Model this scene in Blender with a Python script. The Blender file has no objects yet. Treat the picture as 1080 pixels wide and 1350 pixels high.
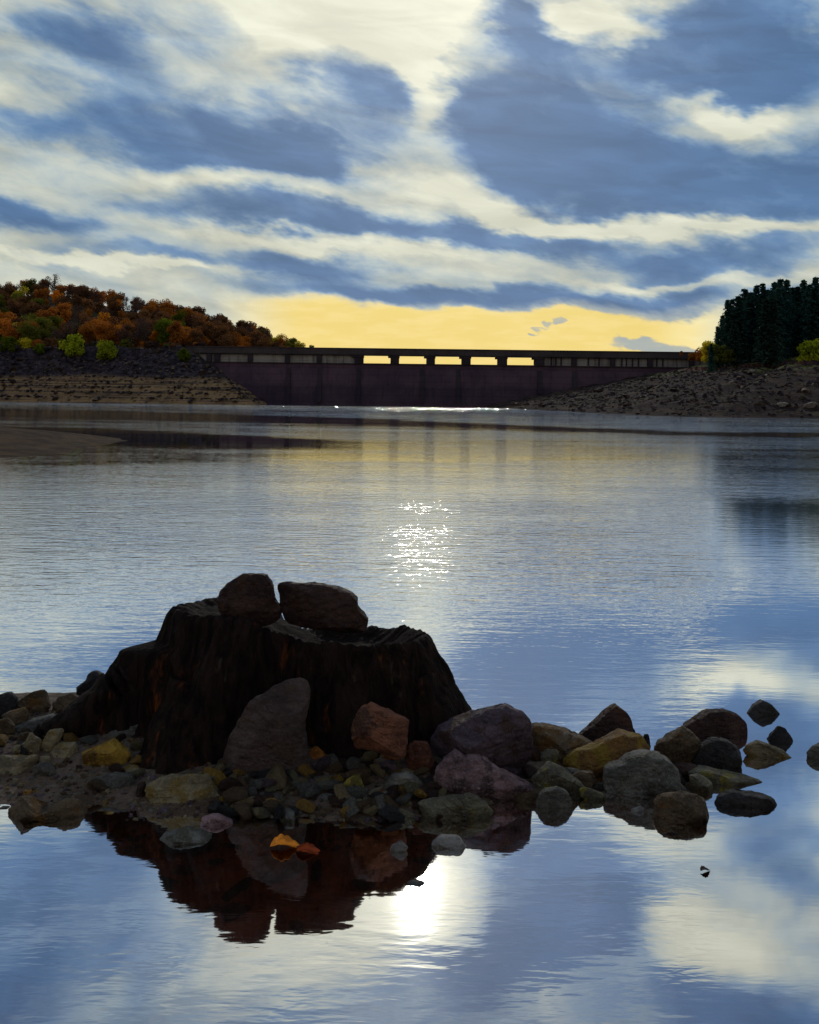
import bpy, math, random
import numpy as np
from mathutils import Vector, Matrix, noise
R = math.radians
SC = bpy.context.scene
COL = SC.collection
random.seed(7)

# ------------------------------------------------------------------ camera
F_PX, CX, HY, ROLL, CAM_H = 1300.0, 540.0, 524.0, 0.012, 1.5
cam_d = bpy.data.cameras.new("camera")
cam = bpy.data.objects.new("camera", cam_d)
COL.objects.link(cam)
SC.camera = cam
cam_d.sensor_fit = 'HORIZONTAL'
cam_d.sensor_width = 36.0
cam_d.lens = 36.0 * F_PX / 1080.0
cam_d.shift_y = -(675.0 - HY) / 1080.0
cam_d.clip_start = 0.05
cam_d.clip_end = 6000
rx = Vector((math.cos(ROLL), 0, math.sin(ROLL)))
ux = Vector((-math.sin(ROLL), 0, math.cos(ROLL)))
M4 = Matrix(((rx.x, ux.x, 0, 0), (0, 0, -1, 0), (rx.z, ux.z, 0, CAM_H), (0, 0, 0, 1)))
cam.matrix_world = M4


def P(px, py, D):
    a, b = (px - CX) / F_PX, (HY - py) / F_PX
    return Vector((D * (a * rx.x + b * ux.x), D, CAM_H + D * (a * rx.z + b * ux.z)))


def Dg(px, py):
    hy = HY + (px - CX) * 0.012
    return CAM_H * F_PX / (py - hy)


def azel(px, py):
    a, b = (px - CX) / F_PX, (HY - py) / F_PX
    x, y, z = a * rx.x + b * ux.x, 1.0, a * rx.z + b * ux.z
    return math.degrees(math.atan2(x, y)), math.degrees(math.atan2(z, math.hypot(x, y)))


SUN_AZ, SUN_EL = azel(566, -118)
# ------------------------------------------------------------------ view
SC.view_settings.view_transform = 'Standard'
SC.view_settings.look = 'None'
SC.view_settings.exposure = 0.0
SC.view_settings.gamma = 1.0
SC.cycles.max_bounces = 6
SC.cycles.transparent_max_bounces = 8
SC.cycles.caustics_reflective = False
SC.cycles.caustics_refractive = False
SC.cycles.sample_clamp_indirect = 6.0
SC.cycles.use_denoising = True

# ------------------------------------------------------------------ node helpers
class NT:
    def __init__(s, tree):
        s.t = tree
        s.n, s.l = tree.nodes, tree.links

    def put(s, sock, v):
        if v is None:
            return
        if isinstance(v, bpy.types.NodeSocket):
            s.l.new(v, sock)
        else:
            if sock.type == 'RGBA' and not isinstance(v, (int, float)) and len(v) == 3:
                v = (*v, 1)
            sock.default_value = v

    def math(s, op, a, b=None, c=None, clamp=False):
        n = s.n.new('ShaderNodeMath')
        n.operation = op
        n.use_clamp = clamp
        for i, v in enumerate((a, b, c)):
            s.put(n.inputs[i], v)
        return n.outputs[0]

    def vmath(s, op, a, b=None, out=0):
        n = s.n.new('ShaderNodeVectorMath')
        n.operation = op
        s.put(n.inputs[0], a)
        if b is not None:
            if op == 'SCALE':
                s.put(n.inputs[3], b)
            else:
                s.put(n.inputs[1], b)
        return n.outputs[out]

    def comb(s, x, y, z=0.0):
        n = s.n.new('ShaderNodeCombineXYZ')
        for i, v in enumerate((x, y, z)):
            s.put(n.inputs[i], v)
        return n.outputs[0]

    def sep(s, v):
        n = s.n.new('ShaderNodeSeparateXYZ')
        s.put(n.inputs[0], v)
        return n.outputs

    def noise(s, vec, scale, detail=4, rough=0.55, out=0, dist=0.0, lac=2.0):
        n = s.n.new('ShaderNodeTexNoise')
        s.put(n.inputs['Vector'], vec)
        n.inputs['Scale'].default_value = scale
        n.inputs['Detail'].default_value = detail
        n.inputs['Roughness'].default_value = rough
        n.inputs['Distortion'].default_value = dist
        n.inputs['Lacunarity'].default_value = lac
        return n.outputs[out]

    def vor(s, vec, scale, feature='F1', out=0):
        n = s.n.new('ShaderNodeTexVoronoi')
        n.feature = feature
        s.put(n.inputs['Vector'], vec)
        n.inputs['Scale'].default_value = scale
        return n.outputs[out]

    def ramp(s, fac, stops, interp='LINEAR'):
        n = s.n.new('ShaderNodeValToRGB')
        cr = n.color_ramp
        cr.interpolation = interp
        while len(cr.elements) < len(stops):
            cr.elements.new(1.0)
        for e, (p, c) in zip(cr.elements, stops):
            e.position = p
            e.color = (c, c, c, 1) if isinstance(c, (int, float)) else (*c, 1)
        s.put(n.inputs[0], fac)
        return n.outputs[0]

    def mix(s, fac, a, b, mode='MIX'):
        n = s.n.new('ShaderNodeMix')
        n.data_type = 'RGBA'
        n.blend_type = mode
        s.put(n.inputs[0], fac)
        s.put(n.inputs[6], a)
        s.put(n.inputs[7], b)
        return n.outputs[2]

    def smooth(s, v, a, b, lo=0.0, hi=1.0):
        n = s.n.new('ShaderNodeMapRange')
        n.interpolation_type = 'SMOOTHSTEP'
        s.put(n.inputs[0], v)
        n.inputs[1].default_value = a
        n.inputs[2].default_value = b
        n.inputs[3].default_value = lo
        n.inputs[4].default_value = hi
        return n.outputs[0]

    def bump(s, h, dist, strength=1.0, normal=None):
        n = s.n.new('ShaderNodeBump')
        s.put(n.inputs['Height'], h)
        s.put(n.inputs['Distance'], dist)
        s.put(n.inputs['Strength'], strength)
        if normal is not None:
            s.put(n.inputs['Normal'], normal)
        return n.outputs[0]


# ------------------------------------------------------------------ world: broken cloud over a low yellow gap
W = bpy.data.worlds.new("World")
SC.world = W
W.use_nodes = True
w = NT(W.node_tree)
w.n.clear()
tc = w.n.new('ShaderNodeTexCoord').outputs['Generated']
dx, dy, dz = w.sep(tc)
az = w.math('MULTIPLY', w.math('ARCTAN2', dx, dy), 57.29578)
el = w.math('MULTIPLY', w.math('ARCSINE', dz), 57.29578)
zc = w.math('ADD', w.math('MAXIMUM', dz, 0.0), 0.10)
plane = w.comb(w.math('DIVIDE', dx, zc), w.math('DIVIDE', w.math('MULTIPLY', dy, 0.75), zc), 0.0)
ae = w.comb(w.math('ADD', az, w.math('MULTIPLY', el, .5)), w.math('ADD', w.math('MULTIPLY', el, 2.0), w.math('MULTIPLY', az, .18)), 0.0)
wn = w.noise(ae, 0.11, 5, 0.6, out=1)
wv = w.vmath('MULTIPLY', w.vmath('SUBTRACT', wn, (0.5, 0.5, 0.5)), (11.0, 5.0, 0.0))
cc = w.vmath('ADD', w.comb(az, el, 0.0), wv)
# (px, py, rx, ry, angle, weight): cloud banks given as pixel-sized ellipses, turned into azimuth/elevation
CL = [(290, 182, 260, 58, 8, .95), (455, 112, 95, 45, 25, .7), (120, 45, 90, 36, 15, .6), (700, 150, 150, 70, 18, 1.1),
      (690, 25, 95, 40, 32, .9), (965, 75, 190, 72, 10, 1.1), (960, 245, 260, 60, 6, 1.1), (760, 235, 150, 36, 14, .6),
      (15, 285, 110, 22, 8, .75), (400, 288, 250, 26, 4, .8), (720, 318, 200, 22, 5, .8), (400, 350, 130, 20, 2, .8),
      (600, 393, 300, 20, 2, .75), (880, 400, 150, 24, -3, .65), (960, 345, 150, 28, -2, .7), (170, 338, 110, 14, 2, .4),
      (230, 45, 90, 50, 0, .3), (20, 165, 90, 26, 0, .35), (400, 200, 120, 26, 10, .4), (850, 458, 75, 10, 0, 1.3), (712, 440, 14, 6, 25, 1.0),
      (950, 143, 90, 22, 10, -.9), (770, 208, 90, 20, 20, -.6), (800, 22, 100, 26, 6, -1.0), (555, 85, 45, 75, 0, -.7),
      (700, 283, 100, 18, 10, -.6), (540, 235, 110, 28, 8, -.6), (150, 352, 150, 8, 2, -.5), (930, 300, 200, 14, 6, -.7),
      (480, 320, 300, 12, 2, -.35), (350, 245, 200, 16, 4, -.45), (430, 15, 220, 60, 0, -.7), (380, 60, 60, 45, 10, -.3),
      (60, 120, 120, 20, 10, -.3), (900, 372, 160, 8, 2, -.4),
      # higher cloud, seen mirrored in the near water
      (780, -125, 130, 75, 10, 1.1), (720, -195, 130, 40, 20, .8), (100, -105, 220, 60, 5, .6), (60, -230, 260, 60, 5, .5),
      (950, -185, 90, 45, -10, -.5), (1000, -270, 160, 40, 0, .5), (440, -190, 190, 60, 8, -.35), (1040, -60, 120, 60, 0, .5),
      (640, -95, 70, 60, 20, .15), (560, -110, 60, 70, 0, -.6), (860, -80, 60, 60, 0, -.3), (400, -90, 120, 60, 0, -.1)]
acc = None
for (px, py, ex, ey, an, wt) in CL:
    a, e = azel(px, py)
    mp = w.n.new('ShaderNodeMapping')
    mp.vector_type = 'TEXTURE'
    w.l.new(cc, mp.inputs['Vector'])
    k = 57.29578 / 1300.0
    mp.inputs['Location'].default_value = (a, e, 0)
    mp.inputs['Rotation'].default_value = (0, 0, R(-an))
    mp.inputs['Scale'].default_value = (ex * k * 1.35, ey * k * 1.35, 1)
    ln = w.vmath('LENGTH', mp.outputs[0], out=1)
    v = w.smooth(ln, 1.0, 0.15, 0.0, wt)
    acc = v if acc is None else w.math('ADD', acc, v)
# cloud texture, flattening towards the horizon
n1 = w.noise(w.vmath('ADD', plane, (3.1, 7.7, 0)), 1.1, 8, 0.60, dist=0.25)
n2 = w.noise(w.vmath('ADD', ae, (40.0, 11.0, 0)), 0.30, 6, 0.58, dist=0.4)
acc = w.math('MINIMUM', acc, w.math('ADD', .62, w.math('MULTIPLY', acc, .12)))
acc = w.math('ADD', acc, w.smooth(el, 26.5, 31.0, 0.0, 0.40))
dens = w.math('ADD', 0.27, acc)
dens = w.math('ADD', dens, w.math('MULTIPLY', w.math('SUBTRACT', n1, 0.5), 0.85))
dens = w.math('ADD', dens, w.math('MULTIPLY', w.math('SUBTRACT', n2, 0.5), 0.85))
ccx, ccy, _ = w.sep(cc)
# low yellow gap
lowm = w.math('MULTIPLY', w.smooth(ccy, 5.7, 4.7), w.math('MULTIPLY', w.smooth(az, -12.0, -6.0), w.smooth(az, 19.0, 15.5)))
dens = w.math('SUBTRACT', dens, w.math('MULTIPLY', lowm, 0.42))
dens = w.math('MAXIMUM', dens, 0.0)
ccol = w.ramp(dens, [(0.0, (0.70, 0.71, 0.58)), (0.22, (0.54, 0.575, 0.51)), (0.44, (0.38, 0.46, 0.49)), (0.62, (0.22, 0.33, 0.46)), (0.82, (0.120, 0.225, 0.40)), (1.0, (0.085, 0.175, 0.34))])
n3 = w.noise(w.vmath('ADD', w.vmath('MULTIPLY', ae, (.45, 1, 1)), (7.0, 3.0, 0)), 0.34, 5, 0.52, dist=0.5)
ccol = w.vmath('SCALE', ccol, w.smooth(n3, .25, .75, .82, 1.16))
gap_hi = w.mix(w.smooth(w.math('ABSOLUTE', w.math('SUBTRACT', az, 16.5)), 3.0, 0.0), (0.90, 0.68, 0.18), (1.0, 0.88, 0.44))
gap_hi = w.mix(w.smooth(w.noise(w.comb(az, w.math('MULTIPLY', el, 5.0), 0.0), .35, 5, .6), .4, .62, 0, .55), gap_hi, (0.98, 0.76, 0.28))
gap = w.mix(w.smooth(dens, 0.12, 0.62), gap_hi, (0.40, 0.44, 0.42))
ccol = w.mix(w.math('MULTIPLY', lowm, 0.93), ccol, gap)
# glow round the veiled sun
sd = Vector((math.sin(R(SUN_AZ)) * math.cos(R(SUN_EL)), math.cos(R(SUN_AZ)) * math.cos(R(SUN_EL)), math.sin(R(SUN_EL))))
dt = w.vmath('DOT_PRODUCT', tc, tuple(sd), out=1)
ang = w.math('MULTIPLY', w.math('ARCCOSINE', w.math('MINIMUM', dt, 0.99999)), 57.29578)
g1 = w.math('ADD', w.math('MULTIPLY', w.math('POWER', w.smooth(ang, 7.0, 0.0), 2.0), 0.45), w.smooth(ang, 24.0, 0.0, 0.0, .20))
g2 = w.math('MULTIPLY', w.math('POWER', w.smooth(ang, 1.9, 0.0), 2.0), 4.0)
glow = w.math('MULTIPLY', w.math('ADD', g1, g2), w.smooth(dens, 1.0, 0.2, 0.35, 1.0))
ccol = w.mix(1.0, ccol, w.vmath('SCALE', (1.0, 0.95, 0.80), glow), 'ADD')
# brightness scale for the sky behind the viewer, same as in front
back = w.smooth(dy, 0.45, -0.35, 1.0, 1.0)
ccol = w.vmath('SCALE', ccol, back)
bgc = w.n.new('ShaderNodeBackground')
w.l.new(ccol, bgc.inputs[0])
bgc.inputs[1].default_value = 1.0
sky = w.n.new('ShaderNodeTexSky')
sky.sky_type = 'NISHITA'
sky.sun_disc = False
sky.sun_elevation = R(SUN_EL)
sky.sun_rotation = R(SUN_AZ)
bgs = w.n.new('ShaderNodeBackground')
w.l.new(sky.outputs[0], bgs.inputs[0])
bgs.inputs[1].default_value = 0.05
mx = w.n.new('ShaderNodeMixShader')
mx.inputs[0].default_value = 0.95
w.l.new(bgs.outputs[0], mx.inputs[1])
w.l.new(bgc.outputs[0], mx.inputs[2])
wo = w.n.new('ShaderNodeOutputWorld')
w.l.new(mx.outputs[0], wo.inputs[0])

# ------------------------------------------------------------------ sun
sl = bpy.data.lights.new("sun", 'SUN')
sl.energy = 0.6
sl.angle = R(1.1)
sl.color = (1.0, 0.93, 0.80)
so = bpy.data.objects.new("sun", sl)
COL.objects.link(so)
so.rotation_euler = (-sd).to_track_quat('-Z', 'Y').to_euler()
so.location = (0, 0, 60)

# ------------------------------------------------------------------ materials
def mat(name):
    m = bpy.data.materials.new(name)
    m.use_nodes = True
    t = NT(m.node_tree)
    b = t.n.get('Principled BSDF')
    b.inputs['Specular IOR Level'].default_value = 0.08
    return m, t, b


def rock_mat(name, c1, c2, c3=None, amt=0.5, rough=0.55, bs=1.0, scale=1.0):
    if scale == 1.0:
        k_ = 1.3 if name in ('yellow_rock', 'ochre_rock', 'orange_rock', 'pale_rock') else 1.75
        c1, c2 = tuple(min(.8, x * k_) for x in c1), tuple(min(.8, x * k_) for x in c2)
    m, t, b = mat(name)
    oi = t.n.new('ShaderNodeObjectInfo')
    tcn = t.n.new('ShaderNodeTexCoord')
    v = t.vmath('ADD', tcn.outputs['Object'], t.vmath('SCALE', (13.0, 7.0, 5.0), oi.outputs['Random']))
    v = t.vmath('SCALE', v, scale)
    a = t.noise(v, 7, 8, 0.65)
    c = t.mix(t.smooth(a, 0.36, 0.66), c1, c2)
    st = t.noise(t.vmath('MULTIPLY', v, (5, 5, 26)), 1.4, 5, 0.6)
    c = t.mix(t.smooth(st, 0.40, 0.70, 0, 0.6), c, tuple(x * 0.42 for x in c1))
    if c3:
        p = t.noise(t.vmath('ADD', v, (4, 9, 2)), 9, 5, 0.6)
        c = t.mix(t.math('MULTIPLY', t.smooth(p, 0.60 - 0.2 * amt, 0.68 - 0.2 * amt), 0.85), c, c3)
    sp = t.noise(v, 90, 3, 0.6)
    c = t.mix(t.smooth(sp, 0.5, 0.75, 0, 0.35), c, tuple(min(1, x * 1.7) for x in c2))
    c = t.mix(1.0, c, t.ramp(oi.outputs['Random'], [(0, 0.78), (1, 1.15)]), 'MULTIPLY')
    t.l.new(c, b.inputs['Base Color'])
    t.put(b.inputs['Roughness'], t.smooth(t.noise(v, 20, 4, 0.6), 0.3, 0.7, rough - 0.12, rough + 0.2))
    b.inputs['Specular IOR Level'].default_value = 0.12 if scale == 1.0 else 0.05
    h = t.math('ADD', t.math('MULTIPLY', t.noise(v, 16, 9, 0.68), 1.0), t.math('MULTIPLY', t.noise(v, 60, 6, 0.6), 0.35))
    h = t.math('ADD', h, t.math('MULTIPLY', t.vor(t.vmath('ADD', v, t.vmath('SCALE', t.noise(v, 8, 3, 0.5, out=1), 0.1)), 9, 'DISTANCE_TO_EDGE'), 0.6))
    t.l.new(t.bump(h, 0.07 * bs / scale), b.inputs['Normal'])
    return m


MAT = {}
MAT['purple'] = rock_mat('purple_rock', (0.052, 0.031, 0.038), (0.115, 0.070, 0.080), (0.09, 0.045, 0.03), 0.3)
MAT['mauve'] = rock_mat('mauve_rock', (0.15, 0.080, 0.080), (0.33, 0.19, 0.19), (0.07, 0.04, 0.04), 0.3)
MAT['brown'] = rock_mat('brown_rock', (0.055, 0.033, 0.020), (0.125, 0.078, 0.045), (0.17, 0.075, 0.02), 0.3)
MAT['darkbrown'] = rock_mat('dark_brown_rock', (0.026, 0.012, 0.010), (0.066, 0.032, 0.025), (0.09, 0.035, 0.015), 0.2)
MAT['grey'] = rock_mat('grey_rock', (0.068, 0.056, 0.050), (0.145, 0.122, 0.102), (0.09, 0.075, 0.05), 0.4)
MAT['tan'] = rock_mat('tan_rock', (0.12, 0.085, 0.05), (0.23, 0.165, 0.095), (0.25, 0.14, 0.03), 0.5)
MAT['lichen'] = rock_mat('lichened_rock', (0.080, 0.062, 0.044), (0.15, 0.122, 0.08), (0.30, 0.22, 0.02), 0.3)
MAT['ochre'] = rock_mat('ochre_rock', (0.24, 0.12, 0.025), (0.48, 0.25, 0.035), (0.14, 0.06, 0.02), 0.4)
MAT['yellow'] = rock_mat('yellow_rock', (0.20, 0.14, 0.03), (0.38, 0.27, 0.05), (0.12, 0.09, 0.03), 0.4)
MAT['orange'] = rock_mat('orange_rock', (0.28, 0.085, 0.02), (0.48, 0.16, 0.03), (0.10, 0.04, 0.02), 0.4)
MAT['red'] = rock_mat('red_brown_rock', (0.10, 0.035, 0.022), (0.21, 0.075, 0.04), (0.06, 0.03, 0.02), 0.4)
MAT['rusty'] = rock_mat('rust_topped_rock', (0.11, 0.05, 0.018), (0.26, 0.12, 0.03), (0.36, 0.21, 0.03), 0.6)
MAT['dark'] = rock_mat('dark_rock', (0.020, 0.016, 0.016), (0.052, 0.043, 0.042), (0.05, 0.04, 0.03), 0.3)
MAT['pale'] = rock_mat('pale_rock', (0.20, 0.165, 0.15), (0.32, 0.27, 0.24), (0.18, 0.13, 0.09), 0.3)
MAT['slab'] = rock_mat('slab_rock', (0.038, 0.023, 0.020), (0.064, 0.039, 0.034), (0.08, 0.045, 0.03), 0.3, bs=0.6)
MAT['bank_dark'] = rock_mat('bank_rock_dark', (0.024, 0.016, 0.024), (0.075, 0.050, 0.058), (0.13, 0.08, 0.07), 0.3, scale=0.12)
MAT['bank_tan'] = rock_mat('bank_rock_tan', (0.16, 0.10, 0.07), (0.30, 0.20, 0.13), (0.10, 0.07, 0.06), 0.3, scale=0.12)
MAT['bank_brown'] = rock_mat('bank_rock_brown', (0.034, 0.017, 0.015), (0.080, 0.042, 0.034), (0.10, 0.07, 0.03), 0.3, scale=0.12)
MAT['bank_pale'] = rock_mat('bank_rock_pale', (0.30, 0.22, 0.18), (0.46, 0.36, 0.28), (0.15, 0.1, 0.08), 0.3, scale=0.12)


def wood_mat():
    m, t, b = mat('weathered_stump_wood')
    tcn = t.n.new('ShaderNodeTexCoord')
    v = tcn.outputs['Object']
    g = t.noise(t.vmath('MULTIPLY', v, (17, 17, 4.5)), 1.0, 9, 0.72, dist=1.0)
    c = t.mix(t.smooth(g, 0.35, 0.7), (0.010, 0.0055, 0.0045), (0.052, 0.027, 0.020))
    rz = t.noise(t.vmath('MULTIPLY', t.vmath('ADD', v, (3, 1, 7)), (11, 11, 3.2)), 1.0, 5, 0.6)
    c = t.mix(t.math('MULTIPLY', t.smooth(rz, 0.60, 0.70), t.smooth(g, 0.4, 0.65)), c, (0.30, 0.075, 0.015))
    gz = t.noise(t.vmath('MULTIPLY', t.vmath('ADD', v, (9, 4, 2)), (13, 13, 3.6)), 1.0, 5, 0.6)
    c = t.mix(t.math('MULTIPLY', t.smooth(gz, 0.64, 0.72), 0.5), c, (0.13, 0.09, 0.065))
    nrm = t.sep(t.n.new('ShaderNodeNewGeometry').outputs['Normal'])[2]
    c = t.mix(t.smooth(nrm, 0.75, 0.97, 0, 0.8), c, (0.018, 0.009, 0.008))  # upward faces painted darker, to offset the bright sky falling on the top
    t.l.new(c, b.inputs['Base Color'])
    b.inputs['Roughness'].default_value = 0.62
    b.inputs['Specular IOR Level'].default_value = 0.04
    h = t.math('ADD', g, t.math('MULTIPLY', t.noise(t.vmath('MULTIPLY', v, (60, 60, 8)), 1.0, 6, 0.65), 0.5))
    t.l.new(t.bump(h, 0.07), b.inputs['Normal'])
    return m


MAT['wood'] = wood_mat()

# ------------------------------------------------------------------ mesh helpers
def link(o, parent=None):
    COL.objects.link(o)
    if parent:
        o.parent = parent
    return o


def tag(o, label, cat, group=None, kind=None):
    if label:
        o['label'] = label
    if cat:
        o['category'] = cat
    if group:
        o['group'] = group
    if kind:
        o['kind'] = kind
    return o


def meshobj(name, verts, faces, mats, parent=None, smooth=False, loc=None, sharp=None):
    me = bpy.data.meshes.new(name)
    me.from_pydata([tuple(v) for v in verts], [], faces)
    for m in (mats if isinstance(mats, (list, tuple)) else [mats]):
        me.materials.append(m)
    if smooth:
        me.polygons.foreach_set('use_smooth', [True] * len(me.polygons))
        if sharp:
            me.set_sharp_from_angle(angle=R(sharp))
    me.update()
    o = bpy.data.objects.new(name, me)
    link(o, parent)
    if loc is not None:
        o.location = loc
    return o


def empty(name, loc, rz=0.0):
    o = bpy.data.objects.new(name, None)
    o.empty_display_size = 0.2
    link(o)
    o.location = loc
    o.rotation_euler.z = rz
    return o


class MB:
    def __init__(s):
        s.v, s.f = [], []

    def box(s, x0, x1, y0, y1, z0, z1):
        i = len(s.v)
        s.v += [(x, y, z) for z in (z0, z1) for y in (y0, y1) for x in (x0, x1)]
        s.f += [(i, i + 2, i + 3, i + 1), (i + 4, i + 5, i + 7, i + 6), (i, i + 1, i + 5, i + 4), (i + 2, i + 6, i + 7, i + 3), (i, i + 4, i + 6, i + 2), (i + 1, i + 3, i + 7, i + 5)]

    def tube(s, pts, rad, n=7):
        i = len(s.v)
        k = len(pts)
        for j, (p, r) in enumerate(zip(pts, rad)):
            p = Vector(p)
            d = (Vector(pts[min(j + 1, k - 1)]) - Vector(pts[max(j - 1, 0)])).normalized()
            a = d.orthogonal().normalized()
            b = d.cross(a)
            for q in range(n):
                t = 2 * math.pi * q / n
                s.v.append(tuple(p + (a * math.cos(t) + b * math.sin(t)) * r))
        for j in range(k - 1):
            for q in range(n):
                s.f.append((i + j * n + q, i + j * n + (q + 1) % n, i + (j + 1) * n + (q + 1) % n, i + (j + 1) * n + q))
        s.f.append(tuple(i + q for q in range(n))[::-1])
        s.f.append(tuple(i + (k - 1) * n + q for q in range(n)))

    def build(s, name, m, parent=None, smooth=False):
        return meshobj(name, s.v, s.f, m, parent, smooth)


def lerp_tab(tab, x):
    xs = [t[0] for t in tab]
    return [float(np.interp(x, xs, [t[k] for t in tab])) for k in range(1, len(tab[0]))]


def sst(x, a, b):
    t = min(1, max(0, (x - a) / (b - a)))
    return t * t * (3 - 2 * t)


def fbm(x, y, z=0.0, o=4):
    return noise.fractal(Vector((x, y, z)), 1.0, 2.0, o)


# ------------------------------------------------------------------ terrain
ISLET = [(-9, 2.6, 5.6, .12), (-4, 3.3, 5.1, .09), (-2.2, 3.55, 4.9, .08), (-1.6, 3.60, 4.98, .09), (-1.25, 3.58, 4.8, .09), (-1.0, 3.54, 4.7, .09), (-.5, 3.50, 4.6, .10), (0, 3.50, 4.45, .10),
         (.25, 3.60, 4.35, .06), (.5, 3.85, 4.25, .03), (.8, 4.0, 4.1, .0), (1.5, 4.0, 4.0, -.06), (4, 4.2, 4.2, -.4)]
CREST = [(-200, 30), (-108, 27.0), (-95, 27.8), (-82, 25.5), (-68, 22.5), (-56, 20.0), (-48, 17.0), (-38, 14.0), (-28, 11.0), (-20, 8.5), (-5, 5.5), (20, 4), (60, 8), (120, 14)]
SHORE_R = [(60, 45), (80, 33), (88, 26), (95, 22.5), (119, 19), (172, 12.5), (300, 12)]


def height(x, y):
    # near islet
    if y < 60:
        yf, yr, top = lerp_tab(ISLET, x)
        d = min(y - yf, yr - y)
        if d > 0:
            h = min(top, d * 0.22)
        else:
            h = max(d * 0.16, -1.6)
        if top < 0:
            h = min(h, top)
        if abs(x) < 5:
            h += 0.014 * fbm(x * 3.1, y * 3.1, 0, 5) + 0.006 * fbm(x * 11, y * 11, 3, 3)
        # mud spit
        sx, sy = x + 17.0, y - 26.5
        e = (abs(sx / 8.1) ** 3 + abs(sy / (10.5 if sy > 0 else 7.0)) ** 3) ** .333 + 0.07 * fbm(x * .4, y * .4, 2)
        h = max(h, (1.0 - e) * 1.0 if e > 0.55 else 0.45 + (0.55 - e) * .2) if e < 1.6 else h
        # shore behind the viewer
        h = max(h, (-1.2 - y) * 0.12)
        return h
    # far banks
    h = -3.0
    # left
    ys = 165 - 7 * sst(x, -60, -32)
    d1 = (y - ys) * 0.62
    d2 = (-25.3 - x) * 0.70
    d = min(d1, d2) + 0.5 * fbm(x * .15, y * .15, 1)
    if d > -4:
        z = d
        if 0 < z < 5.4:   # sandstone ledges
            st = 0.9
            q = (z + .25 * fbm(x * .05, y * .1, 5)) / st
            fr = q - math.floor(q)
            z = (math.floor(q) + sst(fr, 0.0, .35)) * st
        if z > 5:
            z += .7 * fbm(x * .35, y * .35, 8)
        z = min(z, 9.6 + .3 * fbm(x * .1, y * .1))
        h = max(h, z)
    # right
    xs = float(np.interp(y, [s[0] for s in SHORE_R], [s[1] for s in SHORE_R]))
    a, b = x - xs, (y - 90 + .12 * (x - 40)) * 1.0
    d = min(a, b) - 2.0 * math.exp(-abs(a - b) / 6.0)
    z = d * 0.20 + 0.35 * fbm(x * .12, y * .12, 4)
    if .3 < z < 7:
        q = z / .7
        z = .4 * z + .6 * (math.floor(q) + sst(q - math.floor(q), 0, .5)) * .7 + .22 * fbm(x * .5, y * .5, 14)
        z -= .9 * math.exp(-((x - 36 - (y - 110) * .55) / 1.6) ** 2) * sst(z, .6, 2.0)
    z = min(z, 8.3 + .2 * fbm(x * .1, y * .1))
    h = max(h, z)
    # land and hill beyond the dam
    if y > 176:
        crest = float(np.interp(x * 260 / max(y, 200), [c[0] for c in CREST], [c[1] for c in CREST]))
        base = 9.6 if x < -38 else (9.6 + (x + 38) * -.35 if x < -22 else (4.0 if x < 35 else 8.2))
        t = sst(y, 185, 270) * .65 + .35 * min(1, max(0, (y - 185) / 75))
        z = base + (crest - base) * t + .8 * fbm(x * .04, y * .04, 7)
        if y > 270:
            z -= (y - 270) * .03
        if -40 < x < 50:
            z = min(z, max(7.0, 0)) if x > -20 else z
        h = max(h, max(z, -2) if y > 178 else h)
    return h


def knots(segs):
    out = []
    for a, b, st in segs:
        n = max(1, int(round((b - a) / st)))
        out += [a + (b - a) * i / n for i in range(n)]
    out.append(segs[-1][1])
    return out


gx = knots([(-2500, -700, 300), (-700, -200, 50), (-200, -110, 6), (-110, -20, 1.1), (-20, -4, .6), (-4, -2.4, .12), (-2.4, 1.8, .035), (1.8, 4, .2), (4, 14, 1), (14, 75, 1.1), (75, 150, 5), (150, 700, 50), (700, 2500, 300)])
gy = knots([(-700, -60, 80), (-60, -6, 6), (-6, 2.6, .4), (2.6, 5.4, .035), (5.4, 8, .2), (8, 14, 1), (14, 42, .6), (42, 86, 5), (86, 155, 1.3), (155, 190, .55), (190, 280, 3), (280, 700, 40), (700, 4000, 400)])
nx_, ny_ = len(gx), len(gy)
tv = [(x, y, height(x, y)) for y in gy for x in gx]
tf, tm = [], []
for j in range(ny_ - 1):
    for i in range(nx_ - 1):
        a = j * nx_ + i
        tf.append((a, a + 1, a + nx_ + 1, a + nx_))
        x, y = (gx[i] + gx[i + 1]) / 2, (gy[j] + gy[j + 1]) / 2
        z = tv[a][2]
        if y < 12:
            k = 0
        elif y < 60:
            k = 1
        elif x < 0:
            k = 2 if z < 9.0 and y < 182 else 4
        else:
            k = 3 if z < 7.2 and y < 176 else 5
        tm.append(k)


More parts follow.
